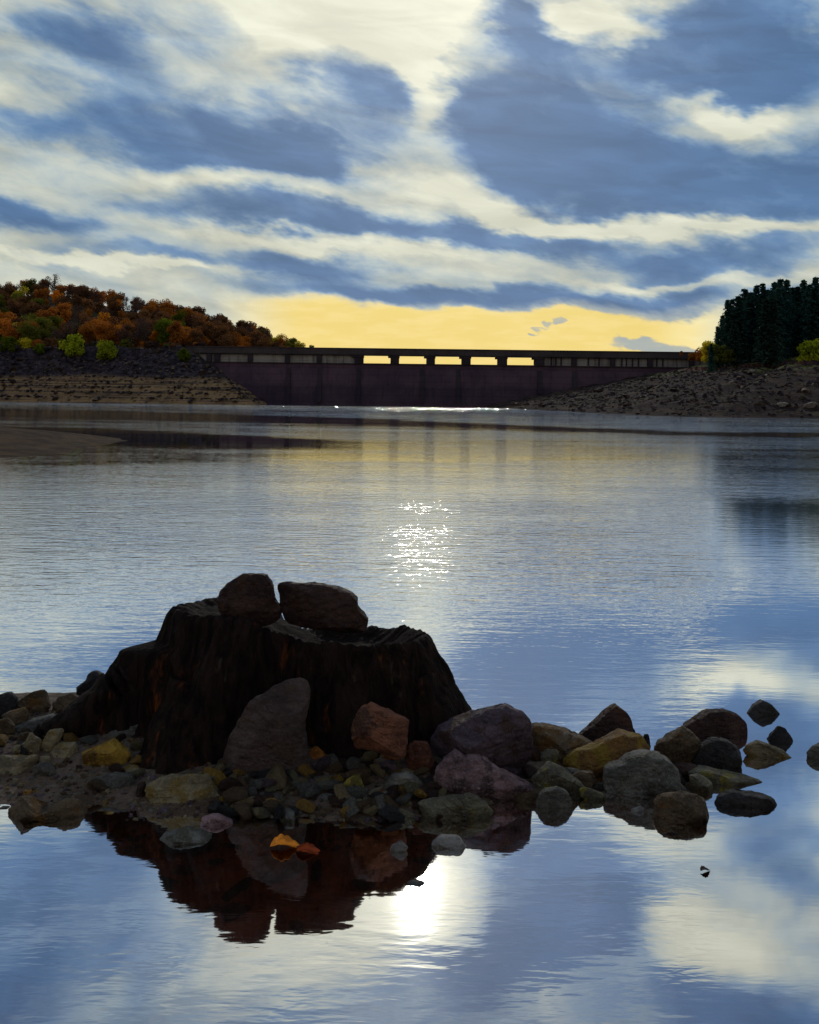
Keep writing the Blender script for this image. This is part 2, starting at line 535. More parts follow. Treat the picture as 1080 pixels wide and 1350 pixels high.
def ground_mats():
    out = []
    # wet mud of the islet and shallow bed
    m, t, b = mat('wet_mud')
    v = t.n.new('ShaderNodeNewGeometry').outputs['Position']
    a = t.noise(v, 4, 8, 0.65)
    c = t.mix(t.smooth(a, .35, .65), (0.085, 0.050, 0.032), (0.18, 0.115, 0.085))
    c = t.mix(t.smooth(t.noise(v, 45, 4, .6), .55, .7, 0, .6), c, (0.20, 0.15, 0.12))
    c = t.mix(t.smooth(t.noise(v, 2.2, 4, .6), .55, .7, 0, .6), c, (0.16, 0.075, 0.02))
    silt = t.mix(t.smooth(t.noise(v, 6, 6, .65), .38, .62), (0.20, 0.08, 0.028), (0.55, 0.25, 0.075))
    c = t.mix(t.smooth(t.sep(v)[2], .0, -.03), c, silt)
    t.l.new(c, b.inputs['Base Color'])
    t.put(b.inputs['Roughness'], t.smooth(t.noise(v, 9, 3, .5), .35, .65, .35, .8))
    h = t.math('ADD', t.noise(v, 30, 8, .65), t.math('MULTIPLY', t.vor(v, 55), .4))
    t.l.new(t.bump(h, .03), b.inputs['Normal'])
    out.append(m)
    # mud spit
    m, t, b = mat('spit_mud')
    v = t.n.new('ShaderNodeNewGeometry').outputs['Position']
    c = t.mix(t.smooth(t.noise(v, 1.6, 7, .65), .35, .65), (0.035, 0.016, 0.008), (0.095, 0.045, 0.020))
    c = t.mix(t.smooth(t.noise(t.vmath('MULTIPLY', v, (1, 4, 4)), 1.1, 5, .6), .55, .7, 0, .6), c, (0.11, 0.09, 0.04))
    t.l.new(c, b.inputs['Base Color'])
    b.inputs['Roughness'].default_value = .85
    t.l.new(t.bump(t.noise(v, 5, 8, .7), .12), b.inputs['Normal'])
    out.append(m)
    # ledged beach under rubble
    m, t, b = mat('sandstone_beach')
    v = t.n.new('ShaderNodeNewGeometry').outputs['Position']
    z = t.sep(v)[2]
    s = t.noise(t.vmath('MULTIPLY', v, (.05, .05, 2.6)), 1.0, 6, .6, dist=.3)
    c = t.ramp(s, [(.30, (0.055, 0.035, 0.038)), (.42, (0.13, 0.075, 0.05)), (.52, (0.36, 0.20, 0.09)), (.62, (0.22, 0.12, 0.075)), (.72, (0.075, 0.045, 0.045))])
    rub = t.mix(t.smooth(t.noise(v, .9, 7, .7), .4, .62), (0.022, 0.015, 0.022), (0.085, 0.055, 0.060))
    zz = t.math('ADD', z, t.math('MULTIPLY', t.noise(v, .12, 4, .6), 3.0))
    c = t.mix(t.smooth(zz, 5.3, 6.6), c, rub)
    c = t.mix(t.smooth(t.noise(v, .5, 8, .75), .52, .66, 0, .6), c, (0.05, 0.035, 0.03))
    t.l.new(c, b.inputs['Base Color'])
    b.inputs['Roughness'].default_value = .85
    t.l.new(t.bump(t.math('ADD', t.noise(v, 1.3, 9, .7), t.math('MULTIPLY', s, .6)), .6), b.inputs['Normal'])
    out.append(m)
    # stony right bank
    m, t, b = mat('stony_bank')
    v = t.n.new('ShaderNodeNewGeometry').outputs['Position']
    z = t.sep(v)[2]
    c = t.mix(t.smooth(t.noise(v, .55, 8, .72), .38, .62), (0.016, 0.008, 0.008), (0.055, 0.027, 0.022))
    c = t.mix(t.smooth(t.noise(t.vmath('MULTIPLY', v, (.5, .5, 5)), .35, 5, .65), .5, .62, 0, .6), c, (0.10, 0.065, 0.035))
    c = t.mix(t.math('MULTIPLY', t.smooth(z, 5.0, 6.2), t.smooth(t.noise(v, .16, 5, .6), .50, .56)), c, (0.13, 0.13, 0.03))
    c = t.mix(t.math('MULTIPLY', t.smooth(z, 6.2, 6.9), t.smooth(t.noise(t.vmath('ADD', v, (9, 9, 0)), .12, 5, .6), .45, .55)), c, (0.17, 0.040, 0.02))
    t.l.new(c, b.inputs['Base Color'])
    b.inputs['Roughness'].default_value = .85
    t.l.new(t.bump(t.noise(v, 1.6, 9, .72), .5), b.inputs['Normal'])
    out.append(m)
    # woodland floor
    m, t, b = mat('leaf_litter')
    v = t.n.new('ShaderNodeNewGeometry').outputs['Position']
    c = t.mix(t.smooth(t.noise(v, .3, 8, .7), .4, .6), (0.022, 0.014, 0.008), (0.055, 0.026, 0.010))
    c = t.mix(t.smooth(t.noise(v, .07, 4, .6), .5, .6, 0, .7), c, (0.05, 0.055, 0.02))
    t.l.new(c, b.inputs['Base Color'])
    b.inputs['Roughness'].default_value = .95
    out.append(m)
    # rough grass
    m, t, b = mat('rough_grass')
    v = t.n.new('ShaderNodeNewGeometry').outputs['Position']
    c = t.mix(t.smooth(t.noise(v, .35, 8, .7), .4, .6), (0.060, 0.060, 0.02), (0.13, 0.105, 0.03))
    c = t.mix(t.smooth(t.noise(v, .13, 4, .6), .5, .58, 0, .8), c, (0.12, 0.045, 0.02))
    t.l.new(c, b.inputs['Base Color'])
    b.inputs['Roughness'].default_value = .95
    t.l.new(t.bump(t.noise(v, 2, 8, .7), .3), b.inputs['Normal'])
    out.append(m)
    return out


g = meshobj('ground', tv, tf, ground_mats(), smooth=True)
g.data.polygons.foreach_set('material_index', tm)
tag(g, 'muddy lake bed, rocky banks and hillside round the reservoir', None, kind='structure')

# ------------------------------------------------------------------ water
def water_mat():
    m, t, b = mat('lake_water')
    t.n.remove(b)
    pos = t.n.new('ShaderNodeNewGeometry').outputs['Position']
    x, y, z = t.sep(pos)
    warp = t.noise(t.vmath('MULTIPLY', pos, (.035, .06, 1)), 1.0, 4, .55)
    # the light breeze lies in bands across the lake
    yy = t.math('MULTIPLY', t.math('MAXIMUM', y, 1.0), t.math('ADD', .80, t.math('MULTIPLY', warp, .40)))
    yy = t.math('MULTIPLY', yy, t.math('ADD', 1.0, t.math('MULTIPLY', x, t.smooth(y, 60.0, 15.0, 0.0, .004))))
    lg = t.math('DIVIDE', t.math('LOGARITHM', yy, 2.0), 8.0)
    def lp(d):
        return math.log2(d) / 8
    amp = t.ramp(lg, [(lp(3.0), .022), (lp(4.6), .03), (lp(5.6), .06), (lp(6.8), .16), (lp(8.5), .34), (lp(13), .33), (lp(18), .15), (lp(27), .10), (lp(40), .22), (lp(100), .40), (lp(122), .8), (lp(135), 1.2), (lp(145), 1.7)])
    u = t.math('DIVIDE', x, t.math('MAXIMUM', y, 1.0))
    wob = t.math('MULTIPLY', t.math('SUBTRACT', t.noise(t.vmath('MULTIPLY', pos, (.35, .12, 1)), 1.0, 6, .65), .5), 8.0)
    dA = t.math('ABSOLUTE', t.math('ADD', t.math('SUBTRACT', y, t.smooth(u, -.40, .0, 36.0, 30.5)), t.math('MULTIPLY', wob, t.smooth(u, .1, -.4, .15, .6))))
    cA = t.smooth(t.math('DIVIDE', dA, t.smooth(u, -.42, .18, 6.5, .7)), 1.5, .5)
    cA = t.math('MULTIPLY', cA, t.smooth(u, .06, -.14))
    dB = t.math('ABSOLUTE', t.math('ADD', t.math('SUBTRACT', y, t.smooth(u, -.45, .35, 74.0, 45.0)), wob))
    cB = t.smooth(t.math('DIVIDE', dB, t.smooth(u, -.40, .35, 15.0, 3.0)), 1.5, .4)
    amp = t.math('MULTIPLY', amp, t.math('ADD', t.smooth(u, .27, .34, 1.0, .16), t.math('MULTIPLY', t.smooth(u, .27, .34), t.smooth(y, 14.0, 18.0, 0.0, 1.9))))
    calm = t.math('MAXIMUM', cA, t.math('MULTIPLY', cB, .85))
    amp = t.math('MULTIPLY', amp, t.math('SUBTRACT', 1.0, t.math('MULTIPLY', calm, .9)))
    patch = t.smooth(t.noise(t.vmath('MULTIPLY', pos, (.12, .35, 1)), 1.0, 4, .6), .3, .7, .55, 1.35)
    amp = t.math('MULTIPLY', amp, patch)
    h1 = t.noise(t.vmath('MULTIPLY', pos, (2.6, 9.0, 1)), 1.0, 3, .5, dist=.3)
    h2 = t.noise(t.vmath('MULTIPLY', pos, (8.0, 26.0, 1)), 1.0, 2, .5, dist=.5)
    h3 = t.noise(t.vmath('MULTIPLY', pos, (.5, 1.1, 1)), 1.0, 3, .5)
    h4 = t.noise(t.vmath('MULTIPLY', pos, (14.0, 52.0, 1)), 1.0, 2, .5, dist=.3)
    near = t.smooth(y, 7.5, 4.5)
    h = t.math('ADD', h1, t.math('MULTIPLY', h2, .34))
    h = t.math('ADD', h, t.math('MULTIPLY', h3, t.smooth(y, 60.0, 15.0, .4, 1.1)))
    h = t.math('ADD', h, t.math('MULTIPLY', h4, t.math('MULTIPLY', near, .12)))
    nrm = t.bump(h, t.math('MULTIPLY', amp, .033))
    gl = t.n.new('ShaderNodeBsdfGlossy')
    gl.inputs['Color'].default_value = (.97, .98, 1.0, 1)
    t.put(gl.inputs['Roughness'], t.math('ADD', .03, t.math('MULTIPLY', t.smooth(y, 6.0, 10.0, 0.0, .055), t.smooth(y, 22.0, 13.0, 0.0, 1.0))))
    t.l.new(nrm, gl.inputs['Normal'])
    tr = t.n.new('ShaderNodeBsdfTransparent')
    tr.inputs[0].default_value = (.78, .42, .16, 1)
    lw = t.n.new('ShaderNodeLayerWeight')
    t.l.new(nrm, lw.inputs['Normal'])
    fac = t.ramp(lw.outputs['Facing'], [(0, .10), (.35, .43), (.6, .82), (.85, .97), (1, 1.0)])
    mxn = t.n.new('ShaderNodeMixShader')
    t.l.new(fac, mxn.inputs[0])
    t.l.new(tr.outputs[0], mxn.inputs[1])
    t.l.new(gl.outputs[0], mxn.inputs[2])
    t.l.new(mxn.outputs[0], t.n['Material Output'].inputs[0])
    return m


wt = meshobj('water', [(-900, -40, 0), (900, -40, 0), (900, 174.9, 0), (-900, 174.9, 0)], [(0, 1, 2, 3)], water_mat())
tag(wt, 'reservoir water mirroring the cloudy sky', None, kind='structure')

# ------------------------------------------------------------------ rocks
def facet(pts, sil, rs, ncut, top=True, depth=1.0):
    """cut flat faces without eating into the outline"""
    cuts = []
    if top:
        cuts.append((np.array([rs.uniform(-.4, .4), -.60 - rs.uniform(-.15, .15), .80]), rs.uniform(0.0, .06)))
        cuts.append((np.array([rs.uniform(-.5, .5), -.85, -.50 - rs.uniform(-.2, .2)]), rs.uniform(0.0, .06)))
        cuts.append((np.array([rs.choice((-1, 1)) * rs.uniform(.5, .9), -.8, rs.uniform(-.2, .35)]), rs.uniform(0.0, .06)))
    for k in range(ncut + 3):
        n = np.array([rs.gauss(0, .8), -abs(rs.gauss(.8, .35)), rs.gauss(.0, .7)])
        cuts.append((n, rs.uniform(0.0, .20)))
    for k in range(3):
        n = np.array([rs.gauss(0, .7), abs(rs.gauss(.8, .35)), rs.gauss(.2, .6)])
        cuts.append((n, rs.uniform(0.0, .35)))
    for n, t in cuts:
        n = n / np.linalg.norm(n)
        s0 = (sil @ n).max()
        s1 = (pts @ n).max()
        off = s0 + (s1 - s0) * t
        dd = np.maximum(0, pts @ n - off)
        pts = pts - dd[:, None] * n[None, :] * .97
    return pts


def rock_mesh(name, out, depth, seed, m, nth=60, nph=30, rough=1.0, ncut=6, top=True, sink=0.0, over=0.2):
    """out: outline as (x, z) points round the centre; returns verts, faces"""
    rs = random.Random(seed)
    out = np.array(out, float)
    c = out.mean(axis=0)
    rel = out - c
    nxt = np.roll(rel, -1, axis=0)
    rad = []
    for i in range(nth):
        t = 2 * math.pi * i / nth
        d = np.array([math.cos(t), math.sin(t)])
        best = 0
        for p, q in zip(rel, nxt):
            e = q - p
            den = d[0] * e[1] - d[1] * e[0]
            if abs(den) < 1e-12:
                continue
            u = (p[0] * e[1] - p[1] * e[0]) / den
            v = (p[0] * d[1] - p[1] * d[0]) / den
            if u > 0 and -1e-6 <= v <= 1 + 1e-6:
                best = max(best, u)
        rad.append(best)
    rad = np.array(rad)
    rad = .86 * rad + .07 * np.roll(rad, 1) + .07 * np.roll(rad, -1)
    size = float(rad.mean())
    V = []
    for j in range(nph + 1):
        ph = math.pi * j / nph
        s = max(0.0, math.sin(ph)) ** .5
        yv = -math.copysign(abs(math.cos(ph)) ** .8, math.cos(ph)) * depth
        if j in (0, nph):
            V.append((c[0], yv, c[1]))
            continue
        for i in range(nth):
            t = 2 * math.pi * i / nth
            V.append((c[0] + rad[i] * s * math.cos(t), yv, c[1] + rad[i] * s * math.sin(t)))
    V = np.array(V)
    sil = np.array([(c[0] + rad[i] * math.cos(2 * math.pi * i / nth), 0, c[1] + rad[i] * math.sin(2 * math.pi * i / nth)) for i in range(nth)])
    V = facet(V, sil, rs, ncut, top, depth)
    zl, zh = rel[:, 1].min() + c[1], rel[:, 1].max() + c[1]
    V[:, 1] += over * np.maximum(0, zl + .6 * (zh - zl) - V[:, 2])
    so_ = Vector((rs.uniform(0, 50), rs.uniform(0, 50), rs.uniform(0, 50)))
    sax = Vector((rs.uniform(-.5, .5), rs.uniform(-.4, .4), 1)).normalized()
    for i in range(len(V)):
        p = Vector(V[i])
        q = p / size
        n1 = noise.noise_vector(q * 1.3 + so_) * .045 * size
        rid = noise.ridged_multi_fractal(q * 2.2 + so_, 1.0, 2.0, 4, 1.0, 2.0) * .038
        n3 = (noise.noise_vector(q * 6 + so_) * .020 + noise.noise_vector(q * 14 + so_) * .009) * size
        lay = q.dot(sax) * 5.0 + .8 * noise.noise(q * 1.7 + so_)
        fr = lay - math.floor(lay)
        cr = .034 * (abs(fr - .5) < .08) * max(0.0, noise.noise(q * 1.1 + so_ * 2) + .25) * 2
        rid += cr + .016 * (noise.noise(Vector((math.floor(lay) * 7.3, 0, 0)) + so_) )
        dr = (p - Vector((c[0], 0, c[1])))
        if dr.length > 1e-9:
            dr.normalize()
        p = p + (n1 + n3 - dr * (rid - .044) * size) * rough
        V[i] = p
    F = []
    for i in range(nth):
        F.append((0, 1 + (i + 1) % nth, 1 + i))
    for j in range(nph - 2):
        for i in range(nth):
            a, b = 1 + j * nth + i, 1 + j * nth + (i + 1) % nth
            F.append((a, b, b + nth, a + nth))
    l = len(V) - 1
    o0 = 1 + (nph - 2) * nth
    for i in range(nth):
        F.append((l, o0 + i, o0 + (i + 1) % nth))
    return V, F


Z = {'5': (540, 880, 3.6), '6': (780, 880, 3.6), '3': (0, 730, 3.0), '4': (250, 730, 2.7), 'p': (0, 0, 1.0)}


def traced(kind, label, reg, pts, mt, by=None, D=None, dk=.38, sink=.04, seed=None, top=True, ncut=6, rough=1.0, name='rock', group=None, cat='rock', over=.2):
    ox, oy, sc = Z[reg]
    pp = [(ox + a / sc, oy + b / sc) for a, b in pts]
    cx = sum(p[0] for p in pp) / len(pp)
    if D is None:
        D = Dg(cx, by)
        for _ in range(6):
            q = P(cx, by, D)
            D = Dg(cx, by) * (CAM_H - max(0.0, height(q.x, q.y) - .01)) / CAM_H
    wpx = max(p[0] for p in pp) - min(p[0] for p in pp)
    dep = max(.02, dk * wpx / F_PX * D)
    Dp = D + dep * .85
    W3 = [P(a, b, Dp) for a, b in pp]
    zmin, zmax = min(p.z for p in W3), max(p.z for p in W3)
    out = []
    for p in W3:
        zz = p.z
        if zz < zmin + .30 * (zmax - zmin):
            zz -= sink
        out.append((p.x, zz))
    c = Vector((sum(p[0] for p in out) / len(out), Dp, min(p[1] for p in out)))
    rel = [(p[0] - c.x, p[1] - c.z) for p in out]
    sd_ = seed if seed is not None else abs(hash_str(label)) % 9999
    big = wpx > 60
    V, Fc = rock_mesh(name, rel, dep, sd_, MAT[mt], 120 if big else 60, 60 if big else 30, rough, ncut, top, over=over)
    o = meshobj(name, V, Fc, MAT[mt], smooth=True, loc=c, sharp=19)
    tag(o, label, cat, group)
    return o


def hash_str(s):
    h = 7
    for ch in s:
        h = (h * 131 + ord(ch)) % 1000003
    return h


# --- right cluster
traced('r', 'big dark purple boulder against the right foot of the stump', '5', [(100, 345), (135, 292), (230, 245), (330, 215), (460, 177), (550, 215), (580, 290), (590, 420), (560, 455), (470, 480), (300, 470), (150, 460), (105, 410)], 'purple', D=3.76, dk=.34, over=.55, name='boulder')
traced('r', 'long mauve slab lying tilted in front of the big purple boulder', '5', [(90, 610), (110, 520), (165, 440), (210, 402), (270, 425), (320, 430), (400, 470), (480, 520), (560, 550), (612, 590), (600, 650), (560, 705), (400, 720), (200, 700), (100, 650)], 'mauve', by=1066, dk=.30, over=1.1, name='boulder')
traced('r', 'flat olive grey rock at the waterline under the mauve slab', '5', [(40, 650), (90, 625), (200, 613), (290, 607), (350, 640), (395, 680), (380, 715), (290, 760), (200, 770), (110, 740), (60, 700)], 'lichen', by=1090, sink=.03)
traced('r', 'brown ridged rock between the purple boulder and the dark pointed one', '5', [(575, 290), (600, 272), (680, 280), (760, 310), (860, 350), (895, 375), (880, 440), (800, 480), (720, 500), (650, 470), (590, 430)], 'brown', by=1012)
traced('r', 'dark pointed rock standing highest of the right hand rocks', '5', [(800, 322), (870, 270), (950, 200), (990, 183), (1030, 215), (1060, 280), (1075, 330), (1050, 390), (900, 400), (820, 370)], 'darkbrown', by=988)
traced('r', 'rust and ochre rounded rock in front of the dark pointed one', 'p', [(744, 1000), (757, 988), (785, 983), (800, 975), (822, 968), (845, 970), (857, 985), (853, 1005), (835, 1022), (795, 1036), (760, 1032), (746, 1016)], 'rusty', by=1030)
traced('r', 'small dark knob behind the rust and ochre rock', 'p', [(845, 982), (850, 968), (856, 968), (858, 985), (855, 995), (846, 992)], 'dark', by=994)
traced('r', 'grey green rock with bright yellow lichen beside the mauve slab', '5', [(580, 525), (620, 490), (670, 450), (720, 470), (760, 510), (830, 570), (860, 605), (800, 640), (700, 640), (600, 610)], 'lichen', by=1056)
traced('r', 'small round dark grey stone at the waterline off the tip of the mauve slab', '5', [(600, 650), (610, 615), (640, 585), (700, 568), (750, 590), (780, 650), (740, 685), (680, 690), (620, 685)], 'grey', by=1071, sink=.02)
traced('r', 'big smooth grey boulder in the middle of the right hand rocks', '6', [(50, 510), (70, 480), (140, 465), (190, 430), (260, 412), (330, 420), (380, 450), (410, 490), (440, 590), (400, 625), (300, 645), (150, 635), (80, 600)], 'grey', by=1057, name='boulder')
traced('r', 'blocky brown rock at the waterline in front of the smooth grey boulder', '6', [(300, 650), (330, 610), (400, 592), (500, 600), (540, 625), (565, 715), (500, 745), (400, 752), (310, 720)], 'brown', by=1086, sink=.03)
traced('r', 'long dark rock at the back right edge of the pile', '6', [(440, 285), (500, 245), (560, 210), (640, 210), (700, 230), (735, 265), (742, 298), (700, 335), (640, 345), (540, 345), (480, 325)], 'darkbrown', by=975)
traced('r', 'brown rock with a yellow lichen spot behind the grey boulder', '6', [(290, 400), (320, 350), (400, 300), (430, 272), (470, 300), (510, 340), (520, 400), (480, 470), (400, 490), (330, 450)], 'brown', by=1015)
traced('r', 'dark grey rock standing in the water behind the flat lichened slab', '6', [(480, 450), (520, 380), (570, 340), (640, 345), (700, 385), (708, 440), (705, 490), (620, 505), (500, 495)], 'dark', by=1017)
traced('r', 'flat pointed slab with yellow lichen just above the water', '6', [(460, 505), (490, 480), (560, 488), (640, 510), (720, 515), (820, 542), (740, 560), (640, 580), (560, 578), (500, 565)], 'lichen', by=1040, sink=.02, dk=.3)
traced('r', 'black split rock alone in the water right of the brown block', '6', [(575, 650), (600, 612), (680, 585), (760, 600), (860, 622), (932, 680), (900, 700), (780, 708), (650, 705), (600, 680)], 'dark', by=1073, sink=.03)
traced('r', 'dark peaked stone farthest out in the open water', '6', [(742, 215), (775, 182), (815, 157), (850, 175), (880, 203), (935, 240), (900, 248), (820, 246), (760, 235)], 'dark', by=947, sink=.03)
traced('r', 'small black peaked stone in the water near the thin ochre slab', '6', [(825, 348), (850, 315), (890, 280), (920, 290), (945, 325), (973, 348), (940, 366), (860, 362)], 'dark', by=981, sink=.03)
traced('r', 'thin ochre grey slab barely above the water below the black stone', '6', [(718, 392), (740, 368), (790, 354), (850, 372), (920, 402), (1000, 450), (900, 452), (800, 436), (730, 415)], 'tan', by=1004, sink=.02, dk=.3)
traced('r', 'grey rock cut by the edge of the view in the water', 'p', [(1064, 992), (1072, 984), (1090, 980), (1112, 986), (1120, 1000), (1100, 1010), (1075, 1008)], 'grey', by=1006, sink=.03)
traced('r', 'sliver of dark stone breaking the water below the brown block', 'p', [(869, 1101), (886, 1097), (899, 1100), (892, 1105), (876, 1105)], 'darkbrown', by=1104, sink=.02, name='stone', cat='stone')
traced('r', 'small pale stone in the dark gap before the grey boulder', 'p', [(832, 1067), (844, 1063), (850, 1066), (845, 1072), (835, 1073)], 'pale', by=1072, sink=.02, name='stone', cat='stone')
# --- stones in the shallow water in front
traced('s', 'pale grey stone standing in the dark shallows right of the leaf', '4', [(860, 1035), (890, 1010), (960, 1008), (988, 1040), (950, 1062), (890, 1062)], 'pale', by=1123, sink=.02, name='stone', cat='stone')
traced('s', 'small wet pale stone between the leaf and the pale grey stone', '4', [(700, 1068), (720, 1040), (755, 1022), (780, 1045), (750, 1062), (715, 1070)], 'pale', by=1126, sink=.02, name='stone', cat='stone')
traced('s', 'tiny glassy stone just beside the bright sun reflection', 'p', [(534, 1167), (540, 1162), (552, 1161), (561, 1163), (556, 1169), (542, 1170)], 'grey', by=1169, sink=.015, name='stone', cat='stone')
traced('s', 'dark grey wedge of rock in the shallows left of the leaf', '3', [(578, 1165), (640, 1120), (730, 1085), (800, 1108), (850, 1140), (840, 1160), (760, 1165), (700, 1168)], 'grey', by=1119, sink=.03)
traced('s', 'mauve pointed stone at the edge of the shallows above the dark wedge', '3', [(788, 1080), (800, 1042), (860, 1035), (925, 1068), (890, 1088), (820, 1092)], 'mauve', by=1093, sink=.02)
traced('s', 'brown rock with a notch standing in the water at far left', '3', [(10, 1050), (40, 1010), (75, 970), (100, 950), (130, 965), (170, 1010), (205, 1000), (250, 972), (305, 970), (335, 1010), (350, 1060), (300, 1090), (90, 1080)], 'brown', by=1088, sink=.03)
# --- left pile
L = [('dark rock at the far left skyline of the pile', [(-40, 620), (-20, 560), (40, 550), (72, 575), (60, 620), (0, 640)], 'dark', 950),
     ('peaked brown grey rock rising at the left end of the pile', [(-10, 640), (60, 590), (130, 545), (170, 540), (185, 570), (202, 600), (130, 650), (60, 665)], 'brown', 952),
     ('rounded brown rock right of the peaked one on the left pile', [(195, 615), (230, 565), (280, 550), (320, 575), (315, 620), (240, 640), (200, 640)], 'brown', 945),
     ('jagged black rock by the end of the long left root', [(300, 530), (340, 500), (350, 478), (370, 465), (400, 475), (430, 500), (455, 500), (440, 530), (420, 580), (330, 600)], 'dark', 930),
     ('flat grey brown slab below the peaked rock on the left pile', [(45, 690), (120, 660), (200, 640), (245, 672), (235, 710), (90, 730)], 'grey', 972),
     ('brown block cut by the left edge of the view', [(-30, 660), (30, 650), (55, 680), (50, 730), (0, 740), (-30, 730)], 'brown', 975),
     ('tan slab lying on the mud at the left edge', [(-20, 820), (0, 800), (90, 808), (150, 793), (140, 840), (60, 885), (0, 880)], 'tan', 1025),
     ('olive tan stone leaning on the left edge pile above the mud', [(95, 755), (120, 705), (165, 735), (150, 785), (105, 800)], 'tan', 1000),
     ('narrow tan stone tilted beside the orange yellow rock', [(160, 760), (190, 700), (260, 690), (235, 745), (190, 800), (155, 800)], 'tan', 998),
     ('dull tan block between the mud and the orange yellow rock', [(190, 815), (205, 770), (240, 745), (300, 750), (330, 820), (260, 850), (200, 845)], 'tan', 1013),
     ('orange yellow fractured rock at the foot of the left root', [(320, 790), (380, 765), (440, 738), (520, 790), (505, 830), (490, 855), (450, 872), (370, 865), (335, 825)], 'ochre', 1020),
     ('pale grey slab wedged under the left root', [(370, 715), (480, 690), (570, 665), (575, 710), (560, 730), (490, 760), (390, 745)], 'grey', 984),
     ('grey stone with a dark hollow at the waterline left of the tan boulder', [(328, 935), (370, 885), (450, 870), (520, 875), (542, 930), (500, 970), (430, 965), (340, 965)], 'grey', 1053),
     ('wide tan grey slab at the waterline in front of the stump', [(578, 915), (640, 885), (730, 875), (822, 870), (870, 960), (880, 1003), (750, 1023), (620, 1015), (580, 960)], 'tan', 1071),
     ('small dark stone touching the left end of the wide tan slab', [(530, 960), (545, 905), (575, 900), (585, 960), (560, 985)], 'darkbrown', 1055),
     ('brown crumbled stone in the left pile below the flat slab', [(55, 760), (70, 720), (110, 700), (120, 735), (95, 775), (60, 785)], 'brown', 992),
     ('small tan stone left of the dull tan block', [(150, 835), (160, 800), (195, 800), (200, 835), (170, 850)], 'tan', 1012),
     ('rounded dark stone below the jagged black rock', [(245, 680), (270, 640), (310, 620), (340, 650), (310, 690), (260, 700)], 'darkbrown', 965),
     ('small rust stone at the mud edge below the left pile', [(80, 955), (95, 935), (125, 935), (135, 955), (110, 968)], 'rusty', 1052)]
for lb, pts, mt, by in L:
    traced('l', lb, '3', pts, mt, by=by)
